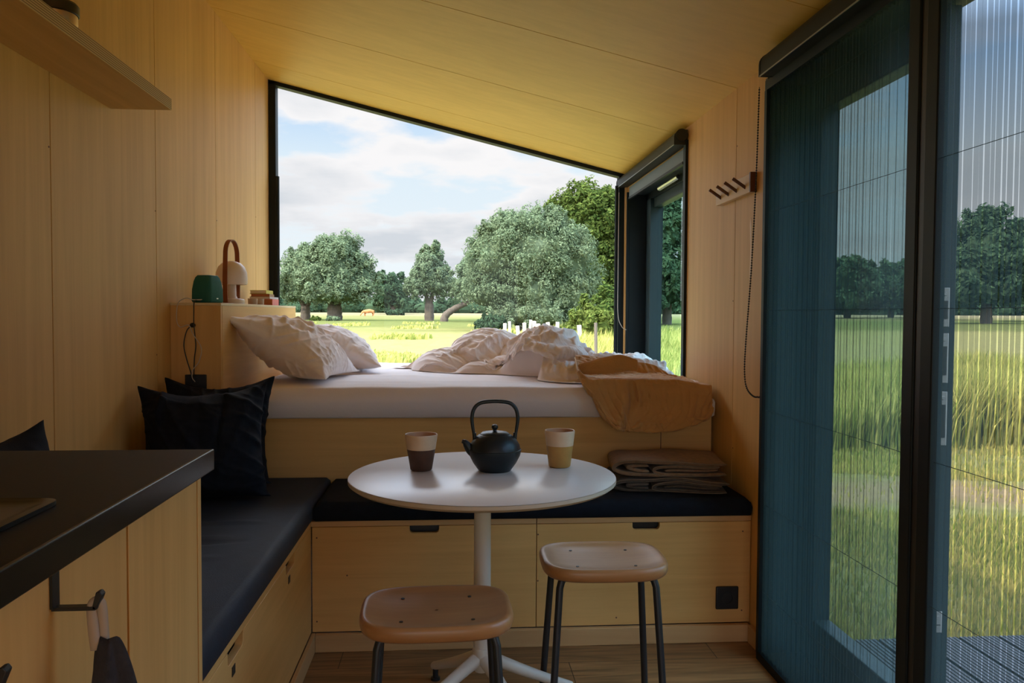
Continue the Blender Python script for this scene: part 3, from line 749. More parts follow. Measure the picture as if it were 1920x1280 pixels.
slab('bench_cushion', ('navy bench cushion behind the round table under the folded blankets', 'seat cushion'), -.444, 1.004, 2.592, 2.992, .4245, .484, 'navy_cushion',
     lambda X, Y: wave(X, Y, .002), nx=100, ny=34)

# ------------------------------------------------------------------ kitchen
t = thing('kitchen_cabinet', 'plywood kitchen base cabinet below the black worktop', 'cabinet', (-.437, 1.40, 0))
b = MB(); b.box(-.59, 0, .0, .018, 0, .824); b.build('end_panel', 'ply_v', t, bevel=.001)
ys = [-2.2, -1.6, -.93, -.298]
for i, (a, c) in enumerate(zip(ys, ys[1:])):
    b = MB(); b.box(-.018, 0, a+.003, c-.003, .06, .824); b.build('door_panel', 'ply_v', t, bevel=.001)
b = MB(); b.box(-.018, 0, -.294, -.006, 0.06, .824); b.build('filler_panel', 'ply_v', t, bevel=.001)
b = MB(); b.box(-.58, -.0185, -2.2, -.92, .0, .82).box(-.58, -.0185, -.36, -.002, .0, .82).box(-.58, -.0185, -.92, -.36, 0, .66); b.build('carcass', 'socket_black', t)
# worktop with the sink cut-out
SX0, SX1, SY0, SY1 = -.90, -.50, .52, 1.02
b = MB(); x0, x1, y0, y1 = XL+.002, -.418, -.85, 1.422
b.box(SX1, x1, y0, y1, .824, .860); b.box(x0, SX0, y0, y1, .824, .860); b.box(SX0, SX1, y0, SY0, .824, .860); b.box(SX0, SX1, SY1, y1, .824, .860)
o = b.build('worktop', 'worktop', None, smooth=0); tag(o, 'black kitchen worktop on the left ending above the bench', 'worktop')
b = MB(); b.box(x1-.004, x1+.0025, y0, y1+.0015, .8238, .8606); b.build('edge_band', 'worktop_edge', o, bevel=.0022, seg=4, smooth=60)
t = thing('kitchen_sink', 'black sink with a raised rim set in the worktop', 'sink', ((SX0+SX1)/2, (SY0+SY1)/2, .86))
b = MB(); hx, hy = (SX1-SX0)/2, (SY1-SY0)/2
def rrect(hx, hy, r, n=6):
    p = []
    for cx, cy, a0 in ((hx-r, hy-r, 0), (-hx+r, hy-r, 90), (-hx+r, -hy+r, 180), (hx-r, -hy+r, 270)):
        for k in range(n+1): a = R_(a0+90*k/n); p.append((cx+r*math.cos(a), cy+r*math.sin(a)))
    return p
def loft(b, rings):
    n = len(rings[0][0]); vs = []; fs = []
    for pts, z in rings: vs += [(x, y, z) for x, y in pts]
    for i in range(len(rings)-1):
        for k in range(n): fs.append((i*n+k, i*n+(k+1) % n, (i+1)*n+(k+1) % n, (i+1)*n+k))
    return b.add(vs, fs), n, len(vs)
rings = [(rrect(hx+.012, hy+.012, .02), .0005), (rrect(hx+.012, hy+.012, .02), .006), (rrect(hx+.006, hy+.006, .02), .008), (rrect(hx-.0, hy-.0, .02), .005), (rrect(hx-.012, hy-.012, .02), .003), (rrect(hx-.03, hy-.03, .03), .002), (rrect(hx-.035, hy-.035, .03), -.02), (rrect(hx-.045, hy-.045, .03), -.17), (rrect(.01, .01, .004), -.175)]
loft(b, rings); b.build('basin', 'sink_dark', t, smooth=50)
b = MB(); b.lathe([(.03, -.172), (.03, -.168), (.022, -.167), (0, -.169)], n=24); b.build('drain', 'steel', t)
# hooks over the doors
def hook(y, label):
    t = thing('door_hook', label, 'hook', (-.4365, y, .775), 0, 'black hooks over the cabinet doors')
    b = MB(); b.box(0, .003, -.008, .008, 0, .048); b.build('strap', 'black_metal', t)
    b = MB(); b.box(0, .046, -.005, .005, -.003, .001); b.build('arm', 'black_metal', t)
    b = MB(); b.prism([(.042, -.002), (.047, -.003), (.054, .014), (.051, .018), (.047, .017)], 'y', -.005, .005); b.build('tip', 'black_metal', t, bevel=.001)
    return t
hook(.900, 'black hook over the cabinet door holding the dark towel'); hook(.712, 'empty black hook at the bottom left corner near the camera')
t = thing('hanging_towel', 'dark terry towel hanging by a pale loop from a hook', 'towel', (-.395, .902, .773))
def towel():
    nu, nv = 30, 40; vs = []; fs = []
    for j in range(nv):
        s = j/(nv-1); z = -.034-.34*s
        for i in range(nu):
            a = 2*math.pi*i/nu; w = .012+.060*min(1, s*1.3)**.6; dd = .010+.012*s
            f = 1+.22*math.sin(a*3+s*3)+.14*math.sin(a*5+1+s*5)
            if j == 0: w, dd = .014, .008
            vs.append((.016+.020*s+w*.62*math.cos(a)*f, w*.95*math.sin(a)*f*.55-.004, z+.006*math.cos(a*2)))
    for j in range(nv-1):
        for i in range(nu): fs.append((j*nu+i, j*nu+(i+1) % nu, (j+1)*nu+(i+1) % nu, (j+1)*nu+i))
    fs += [tuple(range(nu))[::-1]]
    return MB().add(vs, fs)
towel().build('cloth', 'towel', t, smooth=180, sub=1)
b = MB(); b.tube(bez([(.004, -.004, -.045), (.001, -.003, -.022), (-.001, 0, .0025), (.006, .003, .004), (.008, .004, -.02), (.010, .002, -.045)], 8), .0060, 8); b.build('loop', 'towel_loop', t, smooth=180)

# ------------------------------------------------------------------ wall shelf with tin
t = thing('wall_shelf', 'plywood wall shelf with layered edge at upper left', 'shelf', (XL, 2.51, 1.711))
b = MB(); b.box(0.0005, .178, -2.6, 0, 0, .034); b.build('board', 'ply_y', t, bevel=.0006)
b = MB(); b.box(.1782, .1790, -2.6, 0, .0005, .0335); b.build('front_edge', 'ply_edge', t)
t = thing('lidded_tin', 'metal tin with a dark lid on the wall shelf', 'tin', (-.945, 2.00, 1.7455))
b = MB(); b.lathe([(0, 0), (.046, 0), (.048, .003), (.048, .066)], n=40); b.build('body', 'tin', t)
b = MB(); b.lathe([(.0495, .060), (.0515, .062), (.0515, .082), (.047, .088), (.02, .092), (0, .092)], n=40); b.build('lid', 'tin_lid', t)

# ================================================================== BED
def mattress():
    nx, ny = 110, 60; x0, x1, y0, y1 = -.80, 1.000, 2.975, 4.54; z0, z1 = .709, .822
    def wr(X, Y):
        return wave(X, Y, .0022)+fold(X, Y, [(-.5, 3.25, -.1, 3.2, .02, .004), (-.2, 3.32, .3, 3.22, .018, .004), (-.45, 3.12, .0, 3.10, .015, .0035), (.1, 3.12, .5, 3.08, .015, .003), (-.6, 3.6, .0, 3.5, .03, .004)])
    o = slab('mattress', ('white sheeted mattress on the raised plywood platform', 'mattress'), x0, x1, y0, y1, z0, z1, 'sheet', wr, nx, ny, rnd=.045)
    return o
mattress()

def place(P, loc, rot, bendfn=None):
    m = Euler(tuple(R_(a) for a in rot)).to_matrix(); A = np.array(m)
    Q = P.copy()
    if bendfn is not None: Q = bendfn(Q)
    return Q@A.T+np.array(loc)
def floor_clamp(z, soft=.0):
    def f(P): P[..., 2] = np.maximum(P[..., 2], z+soft); return P
    return f
def wrinkles(P, amp, seed, sc, ang):
    """long soft creases along direction ang (deg) over a two-sided pillow"""
    rng = np.random.default_rng(seed); Q = P.copy()
    for k in range(9):
        a = R_(ang+rng.normal()*22); cx, cy = rng.uniform(-.2, .2), rng.uniform(-.14, .14)
        s = (P[..., 0]-cx)*math.cos(a)+(P[..., 1]-cy)*math.sin(a); n = -(P[..., 0]-cx)*math.sin(a)+(P[..., 1]-cy)*math.cos(a)
        n = n+.015*np.sin(s*12+k); w = rng.uniform(.008, .018)*sc; L = rng.uniform(.08, .2)
        d = amp*rng.uniform(.5, 1)*np.exp(-(n/w)**2-(s/L)**2)*(1 if k % 2 else -1)
        e = np.clip(abs(P[..., 2])/.03, 0, 1)
        Q[..., 2] += d*np.sign(P[..., 2])*e
    return Q
def pillow(name, label, cat, w, h, loc, rot, seed, press, m, clampz=None, scale=1.0, amp=.010, ang=20, bendfn=None, steps=60, flat=1.0):
    P = pillow_grid(w, h, seed=seed, pressure=press, scale=scale, steps=steps)
    P[..., 2] *= flat
    P = upsample(wrinkles(P, amp, seed, 1.0, ang)); P = crumple(P, amp*.75, seed+50, ang=ang, n=8)
    Q = place(P, loc, rot, bendfn)
    if clampz is not None:
        z = Q[..., 2]; Q[..., 2] = np.where(z < clampz+.02, clampz+.02*np.exp((z-clampz-.02)/.05), z)
        Q[..., 2] = np.maximum(Q[..., 2], clampz)
    o = grid_mesh(name, Q-np.array(loc), m, sub=1, loc=loc); return tag(o, label, cat)
pillow('bed_pillow', 'rumpled white pillow leaning against the ledge, nearest the bench', 'pillow', .46, .60, (-.640, 3.40, .945), (-4, 31, -8), 3, .0016, 'pillow_white', .824, 1.05, amp=.014, ang=35, flat=.72)
pillow('bed_pillow', 'white pillow lying nearer the gable window behind the first', 'pillow', .46, .56, (-.570, 3.95, .918), (-2, 19, 6), 5, .0016, 'pillow_white', .824, 1.05, amp=.012, ang=40, flat=.75)

# duvet: a heap relaxed over lumps
def lumps(X, Y):
    z = 0*X
    for cx, cy, rx, ry, h, a, pw in ((.19, 4.00, .24, .27, .222, 8, .55), (-.01, 3.97, .19, .24, .115, 0, .6), (.43, 3.60, .185, .27, .250, -10, .5), (.60, 3.50, .20, .22, .10, 0, .7), (.80, 3.70, .22, .40, .085, 0, .7), (.18, 3.72, .16, .10, .06, 10, .6), (.50, 3.36, .25, .14, .08, -12, .6)):
        a = R_(a); u = (X-cx)*math.cos(a)+(Y-cy)*math.sin(a); v = -(X-cx)*math.sin(a)+(Y-cy)*math.cos(a)
        z = np.maximum(z, h*np.clip(1-(u/rx)**2-(v/ry)**2, 0, None)**pw)
    return z
def duvet():
    nu, nv = 120, 110
    u = np.linspace(0, 1, nu); v = np.linspace(0, 1, nv); U, V = np.meshgrid(u, v, indexing='ij')
    xl = -.17+.05*np.sin(V*9)+.02*np.sin(V*23); yf = 3.60+.0*U
    # the near hem runs diagonally: far on the left, near on the right
    X = xl+(0.985-xl)*U
    near = 3.78-.62*np.clip((X+.1)/.62, 0, 1)**1.0+.03*np.sin(X*11)+.015*np.sin(X*27)
    far = 4.40+.03*np.sin(X*8)
    Y = near+(far-near)*V
    base = .828
    ed = np.minimum(np.minimum(U, 1-U)*1.15, np.minimum(V, 1-V)*.9)
    puff = .030*np.clip(ed/.03, 0, 1)**.5
    Z = base+np.maximum(puff, lumps(X, Y)*np.clip(ed/.05, 0, 1)**.6)
    # big creases seed the folding
    def crease(ox, oy, ang, w, L, d):
        a = R_(ang); s = (X-ox)*math.cos(a)+(Y-oy)*math.sin(a); n = -(X-ox)*math.sin(a)+(Y-oy)*math.cos(a)
        n = n+.02*np.sin(s*9+ox*7); return d*np.exp(-(n/w)**2-(s/L)**2)
    for c in ((.24, 3.85, 75, .022, .22, -.08), (.30, 3.45, 60, .02, .16, -.03), (.60, 3.55, 100, .022, .15, -.05), (.68, 3.38, 20, .02, .15, .03), (.02, 3.85, 40, .015, .15, .018), (.08, 3.90, 40, .014, .15, -.015), (.13, 3.82, 45, .013, .15, .015),
              (.36, 3.48, 70, .014, .10, -.02), (.44, 3.44, 95, .014, .12, .02), (.52, 3.46, 115, .014, .12, -.02), (.42, 3.50, 10, .02, .12, -.03), (.80, 3.45, 30, .02, .2, .02), (.85, 3.6, 50, .02, .2, -.012)):
        Z = Z+crease(*c)*np.clip(ed/.05, 0, 1)
    Z = np.maximum(Z, base)
    P = np.stack([X, Y, Z], -1)[None]
    def proj(P):
        s = base+lumps(P[..., 0], P[..., 1])*.88
        P[..., 2] = np.maximum(P[..., 2], np.where(lumps(P[..., 0], P[..., 1]) > .0, s, base-.002))
        P[..., 0] = np.clip(P[..., 0], -.3, .995); P[..., 2] = np.minimum(P[..., 2], base+lumps(P[..., 0], P[..., 1])+.055)
        return P
    P = relax(P, 1.16, 45, 10, .0012, proj, seed=4, jitter=.0035, bend=.35, damp=.8)
    for j, k in ((0, 1), (-1, -2)):
        P[:, :, j, 2] = base-.002; P[:, j, :, 2] = base-.002
    P = upsample(P)
    fx = np.clip((.28-P[..., 0])/.1, 0, 1)[..., None]
    P = crumple(P, .011, 71, ang=60, spread=22, freq=(38, 90), n=8)*fx+crumple(P, .0155, 72, ang=-30, spread=40, freq=(34, 95), n=11)*(1-fx)
    P[..., 2] = np.maximum(P[..., 2], .824)
    c = np.array((.4, 3.8, .83)); o = grid_mesh('duvet', P-c, 'duvet_white', sub=1, loc=tuple(c)); tag(o, 'crumpled white duvet heaped on the right half of the mattress', 'duvet')
duvet()

# ochre muslin blanket hanging over the near edge
def muslin():
    nu, nv = 90, 90
    u = np.linspace(0, 1, nu); v = np.linspace(0, 1, nv); U, V = np.meshgrid(u, v, indexing='ij')
    # path from the top of the bed (v=0) over the edge and down (v=1)
    Ltop = .34; top = Ltop/(Ltop+.24)
    s = V/top
    ww = np.clip((V-top)/(1-top), 0, 1)
    xa = np.where(V < top, .515-.04*s, .475+.115*ww**.8+.01*np.sin(ww*9)); xb = .985-.02*ww
    X = xa+(xb-xa)*U
    edge = 2.945
    Yt = 3.32-(3.32-edge-.03)*s
    rr = 1.9*np.clip((X-.78)/.21, 0, 1)**2.6
    zt = -.02*np.clip((X-.86)/.1, 0, 1)+.845+.050*np.clip(1-s, 0, 1)**.8*(1-.9*U)+.030*np.exp(-((X-.68)/.12)**2)*np.clip(s*2, 0, 1)+.030-.045*rr
    w = np.clip((V-top)/(1-top), 0, 1)
    Y = np.where(V < top, Yt, edge-.012-.022*np.sin(np.clip(w, 0, 1)*math.pi*.8)-.008*np.sin(X*17+w*2)*w-.030*np.exp(-((X-(.66-.06*w))/.030)**2)*(1-.4*w)+.012*np.exp(-((X-(.71-.03*w))/.015)**2)+.030*(1-w)*np.cos(np.clip(w*4, 0, 1)*math.pi/2)+.006*np.sin(X*30)*w)
    drop = .150+.012*np.sin(X*9-3.4)+.006*np.sin(X*31+1.8)
    Z = np.where(V < top, zt-.02*np.clip((s-.85)/.15, 0, 1)**2, .866-.045*rr-.02-(drop-.045*rr)*w)
    P = np.stack([X, Y, Z], -1)[None]
    def proj(P):
        x, y, z = P[..., 0], P[..., 1], P[..., 2]
        sup = .838+lumps(x, y)+.015-.022*np.clip((x-.86)/.1, 0, 1); on = y > edge+.02
        P[..., 2] = np.where(on, np.maximum(z, sup), z)
        low = (~on) & (P[..., 2] < .84)
        P[..., 1] = np.where(low, np.minimum(P[..., 1], edge+.008), P[..., 1])
        P[..., 0] = np.clip(x, .3, .998)
        return P
    pin = np.zeros((nu, nv), bool); pin[:, 0] = True; pin[-1, :] = True; pin[:, -1] = True; pin[0, :] = True
    P = relax(P, 1.06, 32, 12, .0006, proj, pin=pin, seed=9, jitter=.003, bend=.3, damp=.82)
    hang = np.clip((.84-P[..., 2])/.05, 0, 1); wz = np.clip((.84-P[..., 2])/.17, 0, 1)
    P[..., 1] -= hang*(.024*np.exp(-((P[..., 0]-(.655-.050*wz))/.022)**2)-.010*np.exp(-((P[..., 0]-(.700-.055*wz))/.012)**2)+.012*np.exp(-((P[..., 0]-(.86+.02*wz))/.04)**2))
    P = crumple(upsample(P), .0065, 77, ang=70, spread=60, freq=(40, 120), n=9, edge=.03)
    c = np.array((.75, 3.0, .8)); o = grid_mesh('muslin_blanket', P-c, 'muslin', sub=1, solid=.005, loc=tuple(c)); tag(o, 'ochre crinkled muslin blanket draped over the near mattress edge', 'blanket')
    # the knotted fold on top and the hanging tail on the left belong to the same cloth
    def strip(pts, ws, th, seed):
        pts = bez(pts, 8); n = len(pts); m = 16; vs = []; fs = []
        for i, p in enumerate(pts):
            f = i/(n-1); k = f*(len(ws)-1); a = int(min(k, len(ws)-2)); w_ = ws[a]*(1-(k-a))+ws[a+1]*(k-a)
            d = (pts[min(i+1, n-1)]-pts[max(i-1, 0)]).normalized(); sd = d.cross(Vector((0, -1, .35))).normalized(); nn = sd.cross(d)
            for q in range(m):
                t_ = 2*math.pi*q/m; rr = 1+.12*math.sin(3*t_+i*.25)+.06*math.sin(5*t_+i*.5+seed)
                vs.append(p+sd*w_*math.cos(t_)*rr+nn*th*math.sin(t_)*rr)
        for i in range(n-1):
            for q in range(m): fs.append((i*m+q, i*m+(q+1) % m, (i+1)*m+(q+1) % m, (i+1)*m+q))
        fs += [tuple(range(m))[::-1], tuple(range((n-1)*m, n*m))]
        return MB().add([Vector(v)-Vector(c) for v in vs], fs)
    strip([(.50, 3.14, .880), (.57, 3.08, .898), (.65, 3.05, .908), (.725, 3.07, .898)], [.02, .034, .036, .022], .010, 1).build('rolled_fold', 'muslin', o, smooth=180, sub=1)
muslin()

# ------------------------------------------------------------------ folded wool blankets on the bench
def folded(name, label, loc, rotz, m, seed, H=.056, D=.25):
    """a cloth folded into a packet: inner turns seen at the front, one outer turn wrapping its left side; swept along Y"""
    t = thing(name, label, 'blanket', loc, rotz)
    def sweep(path, tk):
        path = np.array([(p.x, p.y) for p in bez([(x, z, 0) for x, z in path], 6)]); tg = np.gradient(path, axis=0); tg /= np.linalg.norm(tg, axis=1)[:, None]+1e-9; nr = np.stack([-tg[:, 1], tg[:, 0]], 1)
        n = len(path); round_ = np.array([math.sin(math.pi*min(1, min(i, n-1-i)/2.5+.25)/2) for i in range(n)])[:, None]
        out = np.concatenate([path+nr*tk*round_, (path-nr*tk*round_)[::-1]]); ny = 26; K = len(out); vs = []; fs = []
        for j in range(ny):
            y = -D/2+D*j/(ny-1); e = min(j, ny-1-j); sh = {0: .90, 1: .97}.get(e, 1.0)
            for x, z in out:
                zz = z+(.0035*math.sin(x*16+y*11+seed)+.0025*math.sin(x*31-y*23+seed*2))*min(1, z/H*1.5)
                vs.append((x+.007*math.sin(y*12+seed+z*20), y+.006*math.sin(x*15+seed)+.004*math.sin(z*90+seed), max(.0012, H/2+(zz-H/2)*sh)))
        for j in range(ny-1):
            for i in range(K): fs.append((j*K+i, j*K+(i+1) % K, (j+1)*K+(i+1) % K, (j+1)*K+i))
        h = K//2
        for j, fl in ((0, 0), (ny-1, 1)):
            for i in range(h-1):
                q = (j*K+i, j*K+i+1, j*K+K-2-i, j*K+K-1-i); fs.append(q if fl else q[::-1])
        edge = [vs[i] for i in range(h)]
        return MB().add(vs, fs), [(x, y-.0015, z) for x, y, z in edge]
    a, tk = H/5.2, H/5.2*.47
    inner = [(.19, a*.9), (.10, a*.75), (.03, a*.8), (-.035, a*1.0), (-.058, a*2.0), (-.040, a*3.0), (.02, a*3.25), (.10, a*3.0), (.17, a*2.9)]
    core_ = [(.165, a*2.2), (.10, a*2.0), (.02, a*2.1), (-.022, a*1.95)]
    outer = [(-.020, a*.6), (-.09, a*.55), (-.165, a*.9), (-.195, a*2.3), (-.165, a*3.9), (-.08, a*4.6), (.02, a*4.45), (.11, a*4.05), (.195, a*3.7)]
    under = [(-.075, a*1.7), (-.12, a*1.8), (-.150, a*2.5), (-.11, a*3.2), (-.075, a*3.4)]
    b, e = sweep(outer, tk*1.25); c = b.build('outer_fold', m, t, smooth=70, sub=1)
    MB().tube(e[len(e)//3:], .0014, 5).build('hem', 'wool_hem', c, smooth=180)
    b, e = sweep(inner, tk*1.1); c = b.build('inner_fold', m, t, smooth=70, sub=1)
    MB().tube(e, .0014, 5).build('hem', 'wool_hem', c, smooth=180)
    sweep(core_, tk*.9)[0].build('rolled_edge', m, t, smooth=70, sub=1)
    sweep(under, tk*1.1)[0].build('tucked_layer', m, t, smooth=70, sub=1)
    return t
folded('wool_blanket', 'darker folded blanket lying directly on the bench cushion', (.765, 2.80, .4850), R_(-9), 'wool_dark', 2, H=.054, D=.27)
folded('wool_blanket', 'brown folded wool blanket with pale stitched hem, topmost on the bench', (.770, 2.81, .5385), R_(-5), 'wool_brown', 5, H=.060, D=.26)

# ------------------------------------------------------------------ navy scatter cushions
pillow('scatter_cushion', 'navy scatter cushion in front, just behind the worktop corner', 'cushion', .40, .40, (-.800, 2.64, .664), (72, 0, 18), 21, .0022, 'navy_cushion', .4915, 1.04, amp=.012, ang=80)
pillow('scatter_cushion', 'navy scatter cushion standing behind against the bed platform', 'cushion', .38, .40, (-.822, 2.86, .668), (78, 0, 4), 22, .0016, 'navy_cushion', .4915, 1.04, amp=.012, ang=80)
pillow('scatter_cushion', 'navy cushion against the wall at the far left above the worktop', 'cushion', .38, .38, (-.950, 1.68, .663), (90, 0, 80), 23, .0014, 'navy_cushion', .4915, 1.02, amp=.006, ang=80)

# ================================================================== ON THE LEDGE
ZL = 1.135
t = thing('smart_speaker', 'small teal fabric speaker at the near end of the ledge', 'speaker', (-.925, 3.10, ZL))
b = MB(); rg = []
for z, hx, hy in ((0, .036, .050), (.006, .040, .054), (.05, .0395, .052), (.080, .036, .047), (.096, .032, .041), (.101, .028, .037)): rg.append((rrect(hx, hy, .016, 5), z))
loft(b, rg); b.add([(x, y, 0) for x, y in rg[0][0]], [tuple(range(len(rg[0][0])))[::-1]]); b.build('body', 'speaker_green', t, smooth=60, rot=(0, 0, R_(-14)))
b = MB(); p = rrect(.028, .037, .016, 5); b.prism(p, 'z', .101, .1035); b.build('top_panel', 'speaker_top', t, rot=(0, 0, R_(-14)), bevel=.001)
b = MB(); b.box(.0385, .0408, -.006, .006, .014, .018); b.build('badge', 'steel', t, rot=(0, 0, R_(-14)))
t = thing('table_lamp', 'white mushroom table lamp with a tall leather carrying strap', 'lamp', (-.925, 3.43, ZL))
b = MB(); b.lathe([(0, 0), (.050, 0), (.052, .004), (.052, .016), (.049, .020), (.024, .024), (.019, .034), (.018, .10), (.018, .125)], n=40); b.build('base', 'lamp_white', t)
b = MB(); b.lathe([(.052, .080), (.062, .082), (.064, .090), (.064, .108), (.062, .132), (.053, .155), (.038, .170), (.018, .178), (0, .180)], n=48); b.build('lamp_shade', 'lamp_white', t)
b = MB(); pr = []
for k in range(25):
    a = math.pi*k/24; pr.append((0, -.058*math.cos(a)*1.02, .205+.062*math.sin(a)))
pr = [(0, -.062, .004), (0, -.066, .10)]+pr+[(0, .066, .10), (0, .062, .004)]
def ribbon(b, pts, w, th):
    vs = []; fs = []
    P = [Vector(p) for p in pts]
    for i, p in enumerate(P):
        d = (P[min(i+1, len(P)-1)]-P[max(0, i-1)]).normalized(); n = Vector((1, 0, 0)).cross(d)
        for sx, sn in ((-1, -1), (1, -1), (1, 1), (-1, 1)): vs.append(p+Vector((1, 0, 0))*sx*w/2+n*sn*th/2)
    for i in range(len(P)-1):
        for k in range(4): fs.append((i*4+k, i*4+(k+1) % 4, (i+1)*4+(k+1) % 4, (i+1)*4+k))
    fs += [(3, 2, 1, 0), tuple(range(len(P)*4-4, len(P)*4))]; return b.add(vs, fs)
ribbon(b, pr, .019, .0035).build('strap', 'leather', t, smooth=50, rot=(0, 0, R_(-8)))
for i, (x, y, lab, mm) in enumerate(((-.880, 3.60, 'little round taupe candle cup beside the white lamp base', 'cup_taupe'), (-.875, 3.70, 'little round taupe candle cup nearer the book stack', 'cup_taupe'))):
    t = thing('candle_cup', lab, 'candle holder', (x, y, ZL), 0)
    b = MB(); b.lathe([(0, 0), (.019, 0), (.020, .003), (.021, .026), (.0185, .026), (.018, .006), (0, .006)], n=28); b.build('holder', mm, t)
    b = MB(); b.lathe([(0, .006), (.0175, .006), (.0175, .018), (0, .018)], n=24); b.build('candle', 'lamp_white', t)
z = ZL
for i, (w, L, h, mm, lab, dx, rz) in enumerate(((.105, .165, .030, 'book_pink', 'pink-red book at the bottom of the stack on the ledge', 0, 2), (.100, .155, .010, 'book_grey', 'thin pale grey book above the pink-red one', -.004, -3), (.090, .150, .014, 'book_brown', 'brown book under the yellow one in the stack', -.012, 4), (.080, .130, .018, 'book_yellow', 'yellow-green book on top of the stack', -.018, -2))):
    t = thing('book', lab, 'book', (-.925+dx, 4.02+i*.004, z), R_(rz), 'books stacked on the ledge')
    b = MB(); b.box(-w/2, w/2, -L/2, L/2, 0, .0018); b.box(-w/2, w/2, -L/2, L/2, h-.0018, h); b.box(w/2-.0018, w/2, -L/2, L/2, 0.0018, h-.0018); b.build('cover', mm, t, bevel=.0004)
    b = MB(); b.box(-w/2+.003, w/2-.002, -L/2+.003, L/2-.003, .0019, h-.0019); b.build('pages', 'book_orange' if i in (0, 2) else 'paper', t)
    z += h+.0004

# ================================================================== TABLE AND STOOLS
TX, TY, TZ = .083, 2.14, .666
t = thing('round_table', 'round white pedestal table with four splayed feet', 'table', (TX, TY, 0))
b = MB(); R0 = .358
b.lathe([(0, TZ-.0016), (R0-.002, TZ-.0016), (R0-.001, TZ-.0008), (R0-.0025, TZ), (0, TZ)], n=96); b.build('table_top', 'table_white', t, smooth=40)
b = MB(); b.lathe([(0, TZ-.018), (R0-.010, TZ-.018), (R0, TZ-.0105), (R0, TZ-.0018), (0, TZ-.0018)], n=96); b.build('table_rim', 'table_edge', t, smooth=40)
b = MB(); b.lathe([(.0, .16), (.024, .16), (.0235, .20), (.0225, TZ-.020), (.0, TZ-.020)], n=32); b.build('column', 'table_leg', t, smooth=40)
b = MB(); b.lathe([(.0, .648), (.075, .644), (.08, .648), (0, .6481)], n=32); b.build('mounting_plate', 'table_leg', t, smooth=40)
b = MB(); b.lathe([(0, .125), (.020, .128), (.0265, .145), (.0265, .186), (.025, .193), (0, .194)], n=32); b.build('hub', 'table_leg', t, smooth=40)
for k, a in enumerate((17, 120, 210, 300)):
    a = R_(a); c, s = math.cos(a), math.sin(a)
    pts = bez([(c*.006, s*.006, .165), (c*.045, s*.045, .148), (c*.15, s*.15, .095), (c*.27, s*.27, .040)], 8)
    n = len(pts); b = MB().tube(pts, [.021-.009*i/(n-1) for i in range(n)], 14); lg = b.build('leg', 'table_leg', t, smooth=60)
    b = MB(); b.lathe([(0, .0005), (.014, .0005), (.014, .008), (.008, .010), (.008, .036), (0, .036)], (c*.262, s*.262, 0), n=16); b.build('foot', 'black_metal', lg)

def make_stool(label, x, y, rz, toe):
    t = thing('stool', label, 'stool', (x, y, 0), rz)
    H = .452; W, D = .168, .135
    def sup(a, w, d, e=.56):
        c, s = math.cos(a), math.sin(a); return (w*math.copysign(abs(c)**e, c), d*math.copysign(abs(s)**e, s))
    n = 64; b = MB(); vs = []; fs = []
    prof = [(0.02, -.014), (.30, -.0135), (.55, -.0115), (.72, -.0085), (.84, -.004), (.91, .000), (.955, .0005), (.985, -.003), (1.0, -.010), (1.0, -.018), (.985, -.027), (.955, -.032), (.90, -.031), (.80, -.024), (.55, -.022), (.02, -.024)]
    for q, z in prof:
        for k in range(n):
            a = 2*math.pi*k/n; px, py = sup(a, W*q, D*q, .56 if q > .3 else .8)
            dip = -.006*(px/W)**2*0+(.004*(abs(py)/D)**2 if q > .5 else 0)
            vs.append((px, py, H+z-dip))
    for i in range(len(prof)-1):
        for k in range(n): fs.append((i*n+k, i*n+(k+1) % n, (i+1)*n+(k+1) % n, (i+1)*n+k))
    b.add(vs, fs); st = b.build('seat', 'stool_oak', t, smooth=180)
    for sx in (-1, 1):
        for sy in (-1, 1):
            b = MB(); b.lathe([(0, 0), (.0042, 0), (.0042, .0016), (.0, .0016)], (sx*.077, sy*.070, H-.0118), n=12); b.build('screw', 'black_metal', st)
    for sx in (-1, 1):
        for sy in (-1, 1):
            p = [(sx*.055, sy*.070, H-.034), (sx*.098, sy*.083, H-.034), (sx*.118, sy*.089, H-.040), (sx*.126, sy*.094, H-.060)]
            q = bez(p, 6)+[Vector((sx*(.126+.024*f), sy*(.094+.028*f), (H-.060)*(1-f)+.004)) for f in (.25, .5, .75, 1)]
            b = MB().tube(q, .0095, 12); lg = b.build('leg', 'black_metal', t, smooth=60)
            b = MB(); b.lathe([(0, 0), (.011, 0), (.0115, .010), (0, .010)], (sx*.150, sy*.122, 0.0005), n=14); b.build('glide', 'cable_black', lg)
    for sx in (-1, 1):
        b = MB().tube([(sx*.055, -.070, H-.034), (sx*.055, .070, H-.034)], .0085, 10); b.build('underseat_bar', 'black_metal', t, smooth=60)
    return t
make_stool('wooden stool with black legs in front of the table column', -.033, 1.765, R_(2), 0)
make_stool('wooden stool with black legs right of the table column', .406, 2.110, R_(-1), 0)

# ------------------------------------------------------------------ teapot and cups
def cup(label, x, y, h, rt, rb, low):
    t = thing('beaker', label, 'cup', (x, y, TZ+.0006))
    n = 44; hm = .60*h; rm = rb+(rt-rb)*.6
    b = MB(); b.lathe([(0, 0), (rb-.003, 0), (rb, .003), (rm, hm-.001)], n=n); b.build('lower_body', low, t, smooth=60)
    b = MB(); b.lathe([(rm+.0003, hm-.001), (rt, h-.003), (rt-.0015, h), (rt-.0035, h-.001)], n=n); b.build('glazed_rim', 'cup_glaze', t, smooth=60)
    b = MB(); b.lathe([(rt-.0035, h-.001), (rm-.004, hm), (rb-.003, .006), (0, .006)], n=n); b.build('inside', 'cup_inside', t, smooth=60)
cup('tapered beaker with cream rim and dark brown lower half', -.085, 2.205, .100, .0455, .0300, 'cup_brown')
cup('tapered beaker with cream rim and mustard lower half', .305, 2.235, .104, .0430, .0310, 'cup_ochre')
